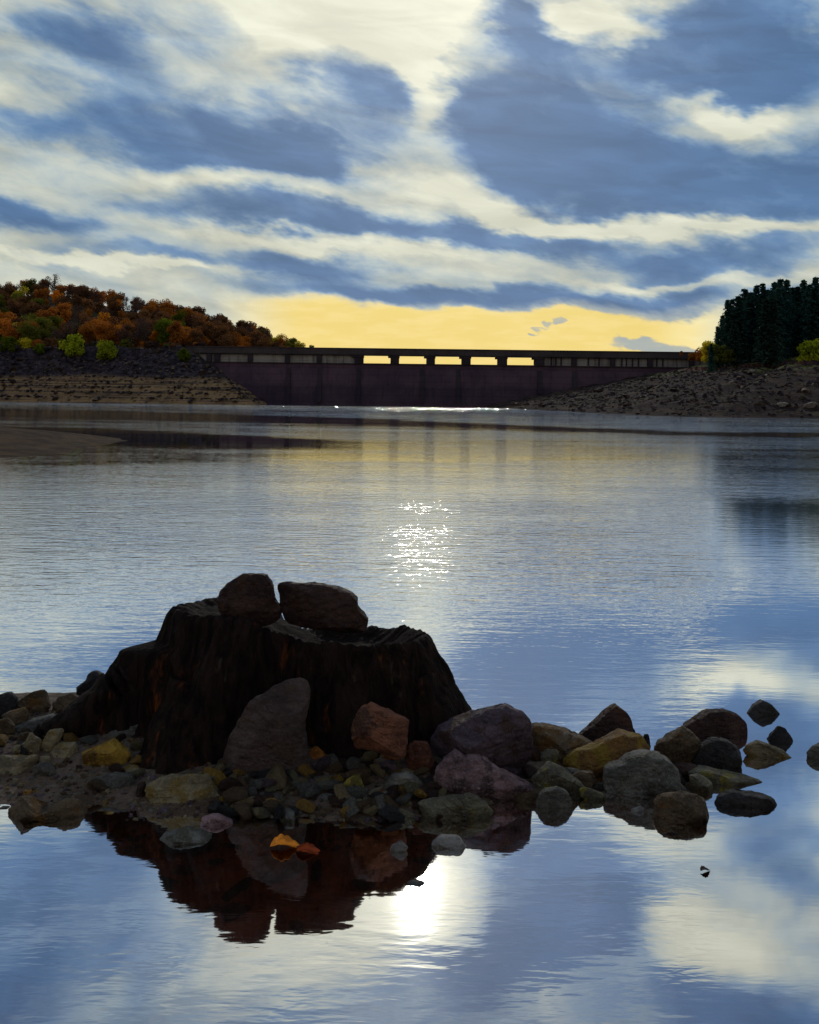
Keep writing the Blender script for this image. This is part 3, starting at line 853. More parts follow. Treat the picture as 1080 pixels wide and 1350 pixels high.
# --- stones at the foot of the stump
S = [('red brown broken rock leaning on the right half of the stump', [(575, 625), (600, 560), (640, 535), (700, 560), (735, 575), (780, 595), (770, 680), (740, 700), (640, 660), (590, 660)], 'red', 996, .4),
     ('rounded brown stone between the red rock and the purple boulder', [(765, 700), (800, 662), (850, 675), (880, 740), (840, 770), (780, 750)], 'red', 1010, .5),
     ('bright orange stone in the middle of the foot stones', [(690, 725), (720, 705), (755, 725), (755, 748), (700, 750)], 'orange', 1010, .5),
     ('flat ochre stone right of the leaning slab', [(450, 765), (480, 750), (520, 750), (545, 768), (520, 788), (455, 785)], 'ochre', 1023, .5),
     ('tan orange stone above the yellow peaked one', [(540, 760), (560, 742), (600, 740), (680, 745), (700, 772), (620, 792), (550, 790)], 'rusty', 1023, .5),
     ('long purple stone lying across the foot stones', [(640, 785), (655, 765), (700, 748), (790, 750), (825, 775), (810, 798), (700, 800)], 'purple', 1028, .35),
     ('orange brown stone at the right foot of the leaning slab', [(420, 735), (430, 695), (445, 685), (480, 710), (512, 745), (455, 762)], 'orange', 1013, .5),
     ('grey green block under the red brown broken rock', [(575, 700), (590, 685), (620, 685), (700, 695), (695, 735), (580, 732)], 'lichen', 1003, .5),
     ('angular pale grey stone left of the mauve slab', [(680, 858), (695, 820), (720, 790), (770, 778), (810, 800), (832, 825), (825, 875), (760, 888), (710, 875)], 'grey', 1056, .45),
     ('small grey stone at the foot of the angular pale grey one', [(675, 860), (690, 845), (720, 848), (750, 885), (700, 905), (678, 890)], 'grey', 1064, .45),
     ('yellow topped peaked stone amid the foot stones', [(535, 840), (550, 815), (570, 800), (605, 788), (622, 835), (590, 872), (545, 868)], 'yellow', 1053, .5),
     ('thin yellow green slab tilted up to the right', [(578, 895), (610, 865), (640, 845), (685, 825), (682, 845), (640, 880), (600, 900)], 'lichen', 1062, .4),
     ('pale yellow flat stone at the waterline', [(572, 920), (590, 895), (620, 886), (700, 895), (722, 912), (660, 925), (600, 930)], 'yellow', 1073, .45),
     ('small yellow stone against the mauve slab', [(820, 795), (850, 773), (878, 780), (872, 808), (830, 812)], 'yellow', 1030, .5),
     ('orange sandstone block by the waterline', [(228, 910), (250, 870), (290, 868), (322, 875), (335, 898), (300, 928), (240, 932)], 'rusty', 1074, .5),
     ('round olive stone above the orange sandstone block', [(235, 850), (260, 832), (295, 845), (298, 866), (245, 870)], 'lichen', 1051, .5),
     ('red orange stone at the base of the leaning slab', [(278, 820), (295, 802), (345, 805), (350, 845), (290, 845)], 'orange', 1043, .5),
     ('grey brown stone next to the red orange one', [(345, 815), (375, 808), (405, 822), (402, 850), (350, 852)], 'brown', 1045, .5),
     ('dark olive stone at the waterline before the flat olive rock', [(715, 935), (750, 905), (800, 930), (828, 962), (750, 968), (720, 955)], 'lichen', 1087, .45),
     ('small ochre stone at the waterline left of the pale yellow one', [(497, 908), (520, 900), (556, 910), (562, 926), (510, 932)], 'ochre', 1074, .5),
     ('grey stone sloping into the water below the leaning slab', [(298, 945), (340, 905), (375, 915), (378, 945), (320, 962)], 'grey', 1085, .5),
     ('flat yellow ochre stone on the gravel left of the red orange one', [(215, 785), (235, 768), (275, 775), (290, 800), (250, 808), (222, 802)], 'ochre', 1027, .5),
     ('small orange stone on the gravel left of the leaning slab', [(90, 785), (110, 772), (140, 778), (135, 795), (100, 798)], 'orange', 1024, .5),
     ('yellow stone lying against the face of the leaning slab', [(240, 760), (265, 742), (292, 738), (290, 775), (260, 780)], 'ochre', 1020, .5),
     ('dark purple stone in front of the flat ochre one', [(405, 830), (430, 808), (470, 815), (480, 840), (440, 858), (410, 852)], 'purple', 1048, .5),
     ('grey purple stone before the yellow topped peaked one', [(440, 880), (470, 855), (525, 860), (535, 888), (490, 902), (445, 900)], 'grey', 1064, .5),
     ('small brown cube of rock right of the yellow topped peak', [(622, 820), (625, 795), (660, 793), (664, 822), (640, 830)], 'brown', 1038, .5),
     ('dull mauve stone right of the small olive one', [(370, 890), (390, 870), (425, 872), (435, 895), (400, 908)], 'mauve', 1066, .5),
     ('dark stone in the shade under the long purple one', [(560, 815), (600, 795), (640, 800), (640, 815), (600, 822)], 'dark', 1034, .5),
     ('flat grey stone at the waterline right of the pale yellow one', [(680, 935), (690, 915), (715, 915), (725, 938), (700, 948)], 'grey', 1080, .5),
     ('pale grey stone beside the blue grey wet wood', [(505, 730), (520, 708), (560, 705), (575, 730), (545, 745)], 'tan', 1008, .5)]
for lb, pts, mt, by, dk in S:
    traced('f', lb, '4', pts, mt, by=by, D=3.66 if by < 1000 else (3.74 if 'between the red rock' in lb else None), dk=dk, name='stone', cat='stone')
# angular slabs that close the gaps of the pile
rf = random.Random(19)
SL = [(650, 1012), (668, 1030), (702, 1010), (718, 1040), (728, 1012), (742, 1045), (770, 1040), (782, 1058), (852, 1012), (868, 1040), (905, 1030), (925, 1045), (878, 1052), (700, 1062),
      (440, 1050), (465, 1035), (500, 1060), (530, 1048), (545, 1030), (410, 1062), (556, 1066), (590, 1050), (480, 1078), (425, 1080),
      (20, 962), (52, 985), (75, 968), (105, 985), (128, 1005), (30, 1000), (60, 1030), (165, 1030), (150, 975), (90, 945)]
for i, (px, py) in enumerate(SL):
    ww, hh = rf.uniform(17, 30), rf.uniform(8, 15)
    if 400 < px < 600:
        ww, hh = ww * .8, hh * .8
    pts = []
    tilt = rf.uniform(-.35, .35)
    for a in range(7):
        t = 2 * math.pi * (a + rf.uniform(-.35, .35)) / 7
        x_, y_ = ww * math.cos(t) * rf.uniform(.8, 1.1), hh * math.sin(t) * rf.uniform(.7, 1.1)
        pts.append((px + x_, py - hh + y_ + tilt * x_))
    if px > 620:
        mt, lb, gp = rf.choice(['darkbrown', 'brown', 'grey', 'purple', 'lichen']), 'angular slab wedged between the big rocks right of the stump', 'angular slabs between the big rocks right of the stump'
    elif px > 400:
        mt, lb, gp = rf.choice(['brown', 'tan', 'grey', 'rusty', 'purple']), 'angular slab in the heap before the right half of the stump', 'angular slabs in the heap before the stump'
    else:
        mt, lb, gp = rf.choice(['brown', 'tan', 'grey', 'brown', 'darkbrown']), 'angular slab in the pile left of the stump', 'angular slabs in the pile left of the stump'
    lb = {'darkbrown': 'dark ', 'brown': 'brown ', 'grey': 'grey ', 'purple': 'purple ', 'lichen': 'olive ', 'tan': 'tan ', 'rusty': 'rust coloured '}[mt] + lb
    traced('x', lb, 'p', pts, mt, by=py, dk=.4, seed=300 + i, sink=.02, group=gp)
# leaning slab and the two rocks on the stump
traced('lean', 'big smooth grey brown slab leaning on the front of the stump', '4', [(88, 800), (100, 740), (140, 650), (180, 580), (220, 522), (300, 468), (345, 452), (390, 441), (420, 450), (427, 475), (425, 530), (408, 600), (425, 720), (440, 800), (350, 820), (200, 815)], 'slab', D=3.73, dk=.16, name='boulder', ncut=3, rough=.6, seed=5)
traced('top', 'round dark boulder balanced on the left half of the stump', '4', [(93, 170), (105, 140), (130, 108), (190, 72), (240, 70), (275, 75), (295, 110), (305, 160), (325, 200), (320, 235), (290, 255), (200, 275), (120, 262), (105, 215)], 'darkbrown', D=3.98, dk=.40, sink=0.0, name='boulder', seed=31)
traced('top', 'flat tilted boulder lying on the middle of the stump', '4', [(312, 105), (350, 97), (440, 103), (500, 113), (540, 125), (575, 145), (595, 165), (600, 195), (640, 240), (632, 280), (560, 288), (450, 272), (345, 250), (325, 190)], 'darkbrown', D=3.98, dk=.33, sink=0.0, name='boulder', seed=12)

# --- small untraced stones: shared meshes, one object each
def protos(names, rng, n, rough=1.0, nth=22, nph=12):
    out = []
    for k in range(n):
        pts = []
        for i in range(7):
            t = 2 * math.pi * (i + rng.uniform(-.3, .3)) / 7
            r = rng.uniform(.7, 1.15)
            pts.append((math.cos(t) * r, math.sin(t) * r * rng.uniform(.55, .75)))
        V, Fc = rock_mesh('p', pts, rng.uniform(.6, .9), rng.randint(0, 9999), None, nth, nph, rough, 6, True)
        me = bpy.data.meshes.new('stone_shape')
        me.from_pydata([tuple(v) for v in V], [], Fc)
        me.materials.append(MAT['brown'])
        me.polygons.foreach_set('use_smooth', [True] * len(me.polygons))
        me.set_sharp_from_angle(angle=R(26))
        out.append(me)
    return out


rng = random.Random(41)
PR = protos('p', rng, 12, .8)


def place(me, name, loc, s, mt, label, cat, group, flat=1.0):
    o = bpy.data.objects.new(name, me)
    o.location = loc
    o.scale = (s * rng.uniform(.8, 1.25), s * rng.uniform(.8, 1.2), s * flat * rng.uniform(.7, 1.1))
    o.rotation_euler = (rng.uniform(-.35, .35), rng.uniform(-.35, .35), rng.uniform(0, 6.28))
    link(o)
    o.material_slots[0].link = 'OBJECT'
    o.material_slots[0].material = MAT[mt]
    tag(o, label, cat, group)
    return o


kinds = [('brown', 'small brown stone'), ('brown', 'small brown stone'), ('darkbrown', 'small dark stone'), ('grey', 'small grey stone'), ('tan', 'small tan stone'), ('dark', 'small black stone'), ('tan', 'small tan stone'), ('ochre', 'small ochre stone'), ('grey', 'small grey stone'), ('purple', 'small purple stone'), ('darkbrown', 'small dark stone'), ('rusty', 'small rust coloured stone'), ('lichen', 'small olive stone')]
# foot of the stump and left pile
for k in range(205):
    if k < 160:
        px, py = rng.uniform(275, 600), rng.uniform(1000, 1078)
        where, grp = 'in the heap at the foot of the stump', 'small stones heaped at the foot of the stump'
    else:
        px, py = rng.uniform(-20, 190), rng.uniform(950, 1045)
        if px < 120 and py > 995:
            py -= 45
        where, grp = 'in the pile at the left of the stump', 'small stones in the pile left of the stump'
    D = Dg(px, py)
    for _ in range(5):
        p = P(px, py, D)
        D = Dg(px, py) * (CAM_H - max(0, height(p.x, p.y))) / CAM_H
    p = P(px, py, D)
    mt, lb = rng.choice(kinds)
    s = rng.uniform(.02, .045) if rng.random() < .6 else rng.uniform(.045, .07)
    place(rng.choice(PR), 'stone', (p.x, p.y, height(p.x, p.y) + s * .25), s, mt, lb + ' ' + where + (', left part' if px < 380 else (', right part' if px > 490 else ', middle part')) if k < 160 else lb + ' ' + where, 'stone', grp, .68)
for k in range(26):
    px, py = rng.uniform(640, 950), rng.uniform(985, 1048)
    py += (px - 640) * -.03
    D = Dg(px, py)
    p = P(px, py, D)
    s = rng.uniform(.035, .075)
    place(rng.choice(PR), 'stone', (p.x, p.y, max(height(p.x, p.y), -.03) + s * .35), s, rng.choice(['dark', 'darkbrown', 'darkbrown', 'brown', 'grey']), 'dark stone filling the gaps between the big rocks right of the stump', 'stone', 'stones between the big rocks right of the stump')
# under the shallow water
for k in range(34):
    px, py = rng.uniform(130, 700), rng.uniform(1082, 1190)
    p = P(px, py, Dg(px, py))
    mt, lb = rng.choice(kinds)
    s = rng.uniform(.03, .07)
    hh = height(p.x, p.y)
    place(rng.choice(PR), 'sunken_stone', (p.x, p.y, min(hh, -.55 * s - .015)), s, mt, lb + ' lying under the brown shallow water', 'stone', 'stones under the shallow water', .6)

# gravel on the islet
def gravel(name, label, pts_fn, n, smin, smax, mats_, seed):
    rg = random.Random(seed)
    V, Fc, mi = [], [], []
    for k in range(n):
        x, y, z = pts_fn(rg)
        s = smin + (smax - smin) * rg.random() ** 2.5
        i = len(V)
        a = rg.uniform(0, 6.28)
        ca, sa = math.cos(a), math.sin(a)
        sx, sy, sz = s * rg.uniform(.7, 1.3), s * rg.uniform(.6, 1), s * rg.uniform(.35, .75)
        for (u, v_, w_) in ((-1, -.5, -.6), (.1, -1, -.5), (1, -.3, -.6), (.6, .9, -.6), (-.7, .8, -.6), (-.7, -.3, .5), (.2, -.6, .7), (.7, .2, .5), (-.1, .5, .8)):
            u, v_, w_ = u + rg.uniform(-.2, .2), v_ + rg.uniform(-.2, .2), w_ + rg.uniform(-.2, .2)
            V.append((x + (u * ca * sx - v_ * sa * sy), y + (u * sa * sx + v_ * ca * sy), z + w_ * sz))
        m_ = rg.randrange(len(mats_))
        for f in ((0, 1, 6, 5), (1, 2, 7, 6), (2, 3, 7), (3, 4, 8), (3, 8, 7), (4, 0, 5), (4, 5, 8), (5, 6, 8), (6, 7, 8)):
            Fc.append(tuple(i + q for q in f))
            mi.append(m_)
    o = meshobj(name, V, Fc, [MAT[q] for q in mats_])
    o.data.polygons.foreach_set('material_index', mi)
    tag(o, label, None, kind='stuff')
    return o


def islet_pts(rg):
    px, py = rg.uniform(-60, 730), rg.uniform(940, 1110)
    p = P(px, py, Dg(px, py))
    return p.x, p.y, height(p.x, p.y) + .001


gravel('gravel', 'wet gravel and grit on the muddy islet', islet_pts, 4200, .004, .020, ['brown', 'tan', 'grey', 'purple', 'darkbrown', 'brown'], 3)

# ------------------------------------------------------------------ stump
def build_stump():
    NT_, NZ = 420, 90
    root = empty('tree_stump', (-.50, 4.15, 0))
    tag(root, 'old dark broken tree stump with spreading roots carrying two boulders', 'stump')
    dg = math.degrees

    def lob(th, c, wd):
        d = (th - c + 180) % 360 - 180
        return math.exp(-(d / wd) ** 2)
    tops = [(0, .50), (40, .46), (80, .45), (100, .48), (108, .575), (150, .59), (180, .60), (215, .605), (238, .60), (262, .56), (285, .52), (320, .505), (345, .505), (360, .50)]
    atop = [(0, .60), (20, .59), (30, .56), (60, .40), (90, .31), (120, .37), (150, .50), (180, .505), (215, .42), (240, .34), (270, .30), (300, .36), (330, .54), (350, .60), (360, .60)]
    abas = [(0, .93), (30, .80), (60, .56), (90, .45), (120, .50), (150, .66), (172, .80), (186, .74), (200, .55), (214, .52), (232, .60), (244, .56), (256, .40), (275, .36), (300, .44), (318, .60), (335, .80), (350, .93), (360, .93)]
    V = []

    def ztop(th):
        z = lerp_tab(tops, th)[0]
        return z + .014 * fbm(math.cos(R(th)) * 4, math.sin(R(th)) * 4, 1, 4) + .013 * fbm(math.cos(R(th)) * 17, math.sin(R(th)) * 17, 5, 4) - .03 * max(0, noise.noise(Vector((math.cos(R(th)) * 7, math.sin(R(th)) * 7, 9))) - .25)

    def rad(th, t, z):
        r0, r1 = lerp_tab(atop, th)[0], lerp_tab(abas, th)[0]
        k = t ** 1.25
        r = r0 + (r1 - r0) * k
        # left root: broken shoulder that starts below the top
        s = lob(th, 183, 13)
        r += s * (.16 * sst(z, .47, .42) + .22 * sst(z, .34, .02)) * .95
        # front left buttress
        s = lob(th, 232, 10)
        r += s * .20 * t ** .8
        s = lob(th, 304, 7)
        r += s * .13 * t
        r -= .07 * lob(th, 286, 6) * sst(t, .2, .9)
        # folds in the bark
        cx_, sy_ = math.cos(R(th)), math.sin(R(th))
        wz = .35 * fbm(cx_ * 2, sy_ * 2, z * 3, 3)
        f = noise.ridged_multi_fractal(Vector((cx_ * 2.3 + wz, sy_ * 2.3 - wz, z * 2.6)), 1.0, 2.0, 4, 1.0, 2.0)
        r += (f - 1.0) * .055 * (0.15 + .95 * t)
        r += .030 * (.35 + .65 * t) * fbm(cx_ * 6 + wz * 2, sy_ * 6, z * 3.0, 5)
        r += .006 * fbm(cx_ * 34, sy_ * 34, z * 5, 3)
        # hollow between buttresses
        r -= .10 * lob(th, 262, 9) * sst(t, .15, .8) + .13 * lob(th, 208, 7) * sst(t, .3, .9)
        return r
    for j in range(NZ + 1):
        t = j / NZ
        for i in range(NT_):
            th = 360 * i / NT_
            zt = ztop(th)
            z = zt + (-.06 - zt) * t
            r = rad(th, t, z)
            if t < .05:
                r -= (.05 - t) ** 2 * 6
            V.append((r * math.cos(R(th)), r * math.sin(R(th)) * (1 if th < 180 else .66), z))
    F = []
    for j in range(NZ):
        for i in range(NT_):
            a, b = j * NT_ + i, j * NT_ + (i + 1) % NT_
            F.append((a, a + NT_, b + NT_, b))
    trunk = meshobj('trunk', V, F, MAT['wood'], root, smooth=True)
    # broken top, dished and split
    V, F = [], []
    NR = 26
    for j in range(NR + 1):
        s = 1 - j / NR
        for i in range(NT_):
            th = 360 * i / NT_
            zt = ztop(th)
            r = (rad(th, 0, zt) - .05 ** 2 * 6) * s
            x, y = r * math.cos(R(th)), r * math.sin(R(th)) * (1 if th < 180 else .66)
            mid = .585 + (.48 - .585) * sst(x, -.20, .05)
            q_ = min(1, j / 7)
            z = zt * (1 - q_) + (mid - .06 * sst(x, .0, .15)) * q_
            if 0 < j:
                z += .016 * fbm(x * 9, y * 9, 2, 5) * min(1, j / 3) - .018 * min(1, j / 4) + .008
            V.append((x, y, z))
    for j in range(NR):
        for i in range(NT_):
            a, b = j * NT_ + i, j * NT_ + (i + 1) % NT_
            F.append((a, b, b + NT_, a + NT_))
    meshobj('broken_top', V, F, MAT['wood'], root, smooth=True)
    # surface roots that run out of the trunk
    def root_tube(pts, rr):
        mb = MB()
        P_ = []
        Rr = []
        n = len(pts)
        for k in range((n - 1) * 8 + 1):
            u = k / 8
            i0 = min(int(u), n - 2)
            f = u - i0
            p = [pts[i0][q] * (1 - f) + pts[i0 + 1][q] * f for q in range(3)]
            r = rr[i0] * (1 - f) + rr[i0 + 1] * f
            P_.append(p)
            Rr.append(r)
        mb.tube(P_, Rr, 18)
        vv = []
        for p in mb.v:
            q = Vector(p)
            vv.append(tuple(q + noise.noise_vector(q * 9) * .022 + noise.noise_vector(q * 28) * .008))
        return meshobj('root', vv, mb.f, MAT['wood'], root, smooth=True)
    root_tube([(-.60, -.02, .38), (-.72, -.04, .26), (-.84, -.06, .15), (-.95, -.08, .06), (-1.02, -.09, -.04)], [.06, .085, .08, .085, .06])
    root_tube([(-.36, -.15, .34), (-.40, -.20, .16), (-.43, -.24, .02), (-.45, -.26, -.06)], [.09, .12, .14, .13])
    root_tube([(.54, -.10, .34), (.64, -.12, .18), (.72, -.15, .04), (.76, -.17, -.06)], [.07, .08, .08, .07])
    return root


build_stump()

# ------------------------------------------------------------------ floating leaf
def leaf(name, label, px, py, L_, mcol, seed, curl=.35, rz=.1):
    rg = random.Random(seed)
    m, t, b = mat('leaf_' + str(seed))
    v = t.n.new('ShaderNodeTexCoord').outputs['Object']
    c = t.mix(t.smooth(t.noise(v, 30, 4, .6), .4, .6), mcol, tuple(x * .5 for x in mcol))
    t.l.new(c, b.inputs['Base Color'])
    b.inputs['Roughness'].default_value = .4
    b.inputs['Transmission Weight'].default_value = 0.0
    V, F = [], []
    n, w_ = 20, 8
    for i in range(n + 1):
        u = i / n
        wd = math.sin(math.pi * min(1, u * 1.02) ** .8) ** .8 * (.8 + .25 * abs(math.sin(u * 14))) * .36 + .01
        for j in range(-w_, w_ + 1):
            s = j / w_
            V.append(((u - .5) * L_, s * wd * L_, (abs(s) ** 1.5 * curl * wd + .10 * math.sin(u * 5) + .02 * rg.random()) * L_ * .8))
    k = 2 * w_ + 1
    for i in range(n):
        for j in range(2 * w_):
            a = i * k + j
            F.append((a, a + 1, a + k + 1, a + k))
    p = P(px, py, Dg(px, py))
    o = meshobj(name, V, F, m, smooth=True, loc=(p.x, p.y, .004))
    o.rotation_euler.z = rz
    md = o.modifiers.new('thickness', 'SOLIDIFY')
    md.thickness = .0012
    tag(o, label, 'leaf')
    return o


leaf('leaf', 'curled bright orange leaf floating on the dark shallows', 378, 1117, .11, (.95, .26, .02), 1, .42, .15)
leaf('leaf', 'sodden red leaf floating against the bright orange one', 408, 1123, .09, (.35, .05, .01), 2, .10, -.1)
leaf('leaf', 'tiny dark leaf floating alone on the open water', 930, 1149, .035, (.05, .03, .02), 3, .6, .3)

# ------------------------------------------------------------------ dam
DY = 175.0


def zx(px, py, D=DY):
    p = P(px, py, D)
    return p.x, p.z


def conc(name, c1, c2, streak=.5):
    m, t, b = mat(name)
    v = t.n.new('ShaderNodeNewGeometry').outputs['Position']
    c = t.mix(t.smooth(t.noise(v, .25, 7, .65), .35, .65), c1, c2)
    s = t.noise(t.vmath('MULTIPLY', v, (1.6, 1.6, .10)), 1.0, 6, .65)
    c = t.mix(t.smooth(s, .50, .68, 0, streak), c, tuple(x * .3 for x in c1))
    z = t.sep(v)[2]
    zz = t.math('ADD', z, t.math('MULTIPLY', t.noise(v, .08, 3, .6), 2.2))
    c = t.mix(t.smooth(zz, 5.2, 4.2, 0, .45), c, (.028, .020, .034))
    jf = t.math('ABSOLUTE', t.math('SUBTRACT', t.math('FRACT', t.math('MULTIPLY', z, .83)), .5))
    c = t.mix(t.smooth(jf, .07, .02, 0, .35), c, tuple(x * .4 for x in c1))
    t.l.new(c, b.inputs['Base Color'])
    b.inputs['Roughness'].default_value = .85
    t.l.new(t.bump(t.noise(v, 2.5, 8, .65), .08), b.inputs['Normal'])
    return m


def build_dam():
    root = empty('dam', (0, DY, 0))
    tag(root, 'long dark masonry dam with a bridge deck over five open spillway bays', 'dam')
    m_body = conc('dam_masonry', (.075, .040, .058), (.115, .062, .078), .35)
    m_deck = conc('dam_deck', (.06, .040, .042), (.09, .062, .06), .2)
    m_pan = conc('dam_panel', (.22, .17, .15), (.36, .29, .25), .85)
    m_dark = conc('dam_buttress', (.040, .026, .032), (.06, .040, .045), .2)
    xl, xr = -39.5, 62.0
    z_lip = zx(520, 480.5)[1]          # top of body / bay sill
    z_bot = zx(520, 468.5)[1]          # underside of the deck
    z_top = zx(520, 460.5)[1]
    # body
    mb = MB()
    ncol = 120
    i0 = 0
    prof = [(-6, 1.8), (0, 1.2), (z_lip - .8, .25), (z_lip - .8, .0), (z_lip, .0)]
    for i in range(ncol + 1):
        x = xl + (xr - xl) * i / ncol
        for (zz, dd) in prof:
            mb.v.append((x, -dd, zz))
        mb.v.append((x, 3.0, z_lip))
        mb.v.append((x, 5.0, -6))
    k = len(prof) + 2
    for i in range(ncol):
        for j in range(k):
            a, b = i * k + j, i * k + (j + 1) % k
            mb.f.append((a, a + k, b + k, b))
    mb.f.append(tuple(range(k)))
    mb.f.append(tuple(ncol * k + q for q in range(k))[::-1])
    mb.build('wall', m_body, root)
    # sill course
    s = MB()
    s.box(xl, xr, -.22, .10, z_lip + .003, z_lip + .16)
    s.build('sill_course', m_deck, root)
    # deck with parapet
    d = MB()
    d.box(-39.6, xr, -.55, 3.4, z_bot, z_bot + .35)
    d.box(-39.6, xr, -.50, -.25, z_bot + .353, z_top)
    d.box(-39.6, xr, 3.1, 3.35, z_bot + .353, z_top)
    d.build('deck', m_deck, root)
    cp = MB()
    cp.box(-39.7, xr, -.62, -.16, z_top + .003, z_top + .14)
    cp.build('coping', m_deck, root)
    # piers
    piers = [276, 287, 330, 379, 421, 473, 520.5, 568, 615, 663, 712, 757, 808, 857, 912]
    xs = []
    for px in piers:
        x = zx(px, 475)[0]
        wd = .95 if 470 < px < 720 else .55
        q = MB()
        q.box(x - wd * .8, x + wd * .8, -.35, 2.9, z_lip + .165, z_bot - .004)
        if 470 < px < 720:
            q.box(x - wd * 1.25, x + wd * .9, -.45, 2.6, z_bot - .40, z_bot - .006)
        q.build('pier', m_dark, root)
        xs.append(x)
    # closed bays
    for i in range(len(xs) - 1):
        pxm = (piers[i] + piers[i + 1]) / 2
        if 478 < pxm < 712:
            continue
        q = MB()
        q.box(xs[i] + .5, xs[i + 1] - .5, .05, .4, z_lip + .165, z_bot - .006)
        q.build('bay_panel', m_pan, root)
    for a_, b_ in ((xl, xs[0] - .5), (xs[-1] + .5, xr)):
        q = MB()
        q.box(a_, b_, .05, .4, z_lip + .165, z_bot - .006)
        q.build('bay_panel', m_pan, root)
    # thin posts in the right bays
    for px in (727, 733, 740, 776, 790, 820, 826, 834, 842, 866, 874):
        x = zx(px, 475)[0]
        q = MB()
        hh = .3 + .5 * random.random()
        q.box(x - .13, x + .13, -.12, .045, z_lip + .165, z_bot - .006)
        q.build('post', m_dark, root)
    # buttress strips down the face
    for px, dep in ((287, 7), (381, 7), (422, 6), (473, 8), (557, 8), (604, 8), (711, 4), (757, 3.5), (857, 1.2), (852, 1.2)):
        x = zx(px, 500)[0]
        q = MB()
        zb = max(-1, z_lip - .9 - dep)
        n0 = len(q.v)
        w_ = .34
        for (zz, dd) in ((z_lip - .82, .0), (zb, 1.25 * (1 - max(zb, 0) / (z_lip - .8)) + .25)):
            q.v += [(x - w_, -dd - .42, zz), (x + w_, -dd - .42, zz), (x + w_, 0.6, zz), (x - w_, 0.6, zz)]
        q.f += [(0, 1, 5, 4), (1, 2, 6, 5), (2, 3, 7, 6), (3, 0, 4, 7), (0, 3, 2, 1), (4, 5, 6, 7)]
        q.build('buttress', m_dark, root)


build_dam()

# ------------------------------------------------------------------ banks: individual rocks + rubble
PB = protos('b', random.Random(5), 8, 1.0, 18, 10)


def inside_left(rg, zlo, zhi):
    for _ in range(200):
        x = rg.uniform(-82, -24)
        y = rg.uniform(157, 184)
        z = height(x, y)
        if zlo < z < zhi and not (x > -40 and y > 173):
            return x, y, z
    return x, y, z


def inside_right(rg, zlo, zhi):
    for _ in range(200):
        y = rg.uniform(88, 165)
        x = rg.uniform(16, 68)
        z = height(x, y)
        if zlo < z < zhi and x / y < .46:
            return x, y, z
    return x, y, z


rg = random.Random(77)
rng = rg
for k in range(85):
    x, y, z = inside_left(rg, 5.0, 9.9)
    mt = rg.choice(['bank_dark', 'bank_dark', 'bank_dark', 'bank_brown'])
    s = .35 + .9 * rg.random() ** 2
    place(rg.choice(PB), 'boulder', (x, y, z + s * .1), s, mt, {'bank_brown': 'brown', 'bank_dark': 'dark purple'}[mt] + (' large' if s > .7 else ' small') + ' angular rock in the rubble under the autumn wood' + (', near the dam' if x > -52 else ', left of the bushes' if x < -62 else ', below the bushes'), 'rock', 'rocks in the rubble under the autumn wood')
for k in range(40):
    x, y, z = inside_left(rg, .1, 5.0)
    s = .22 + .5 * rg.random() ** 2
    place(rg.choice(PB), 'boulder', (x, y, z + s * .1), s, rg.choice(['bank_tan', 'bank_brown', 'bank_dark']), ('upper ' if z > 2.5 else 'lower ') + ('large' if s > .4 else 'small') + ' rock on the ledged sandy beach ' + ('nearest the dam' if x > -45 else 'far left' if x < -62 else 'in the middle'), 'rock', 'rocks on the ledged sandy beach', .6)
for k in range(155):
    x, y, z = inside_right(rg, .05, 6.8)
    s = .18 + .75 * rg.random() ** 2.2
    mt = rg.choice(['bank_brown', 'bank_dark', 'bank_pale', 'bank_tan', 'bank_brown'] if x > 33 else ['bank_brown', 'bank_brown', 'bank_dark', 'bank_tan'])
    place(rg.choice(PB), 'boulder', (x, y, z + s * .1), s, mt, {'bank_brown': 'brown', 'bank_dark': 'dark purple', 'bank_pale': 'pale', 'bank_tan': 'tan'}[mt] + (' large' if s > .5 else ' small') + ' broken rock ' + ('near the water of' if z < 1.6 else ('half way up' if z < 4.2 else 'near the top of')) + ' the stony right bank' + (' by the dam' if x / y < .2 else ' below the conifers'), 'rock', 'rocks on the stony bank under the conifers', .7)


def lp_(rg):
    x, y, z = inside_left(rg, .2, 9.8)
    return x, y, z + .03


def rp_(rg):
    x, y, z = inside_right(rg, .05, 7.5)
    return x, y, z + .03


gravel('rubble', 'small rubble strewn over the left bank', lp_, 3600, .10, .5, ['bank_dark', 'bank_brown', 'bank_dark', 'bank_tan'], 9)
gravel('rubble', 'small rubble strewn over the right bank', rp_, 4200, .07, .40, ['bank_brown', 'bank_dark', 'bank_dark', 'bank_brown', 'bank_dark', 'bank_brown', 'bank_brown'], 10)

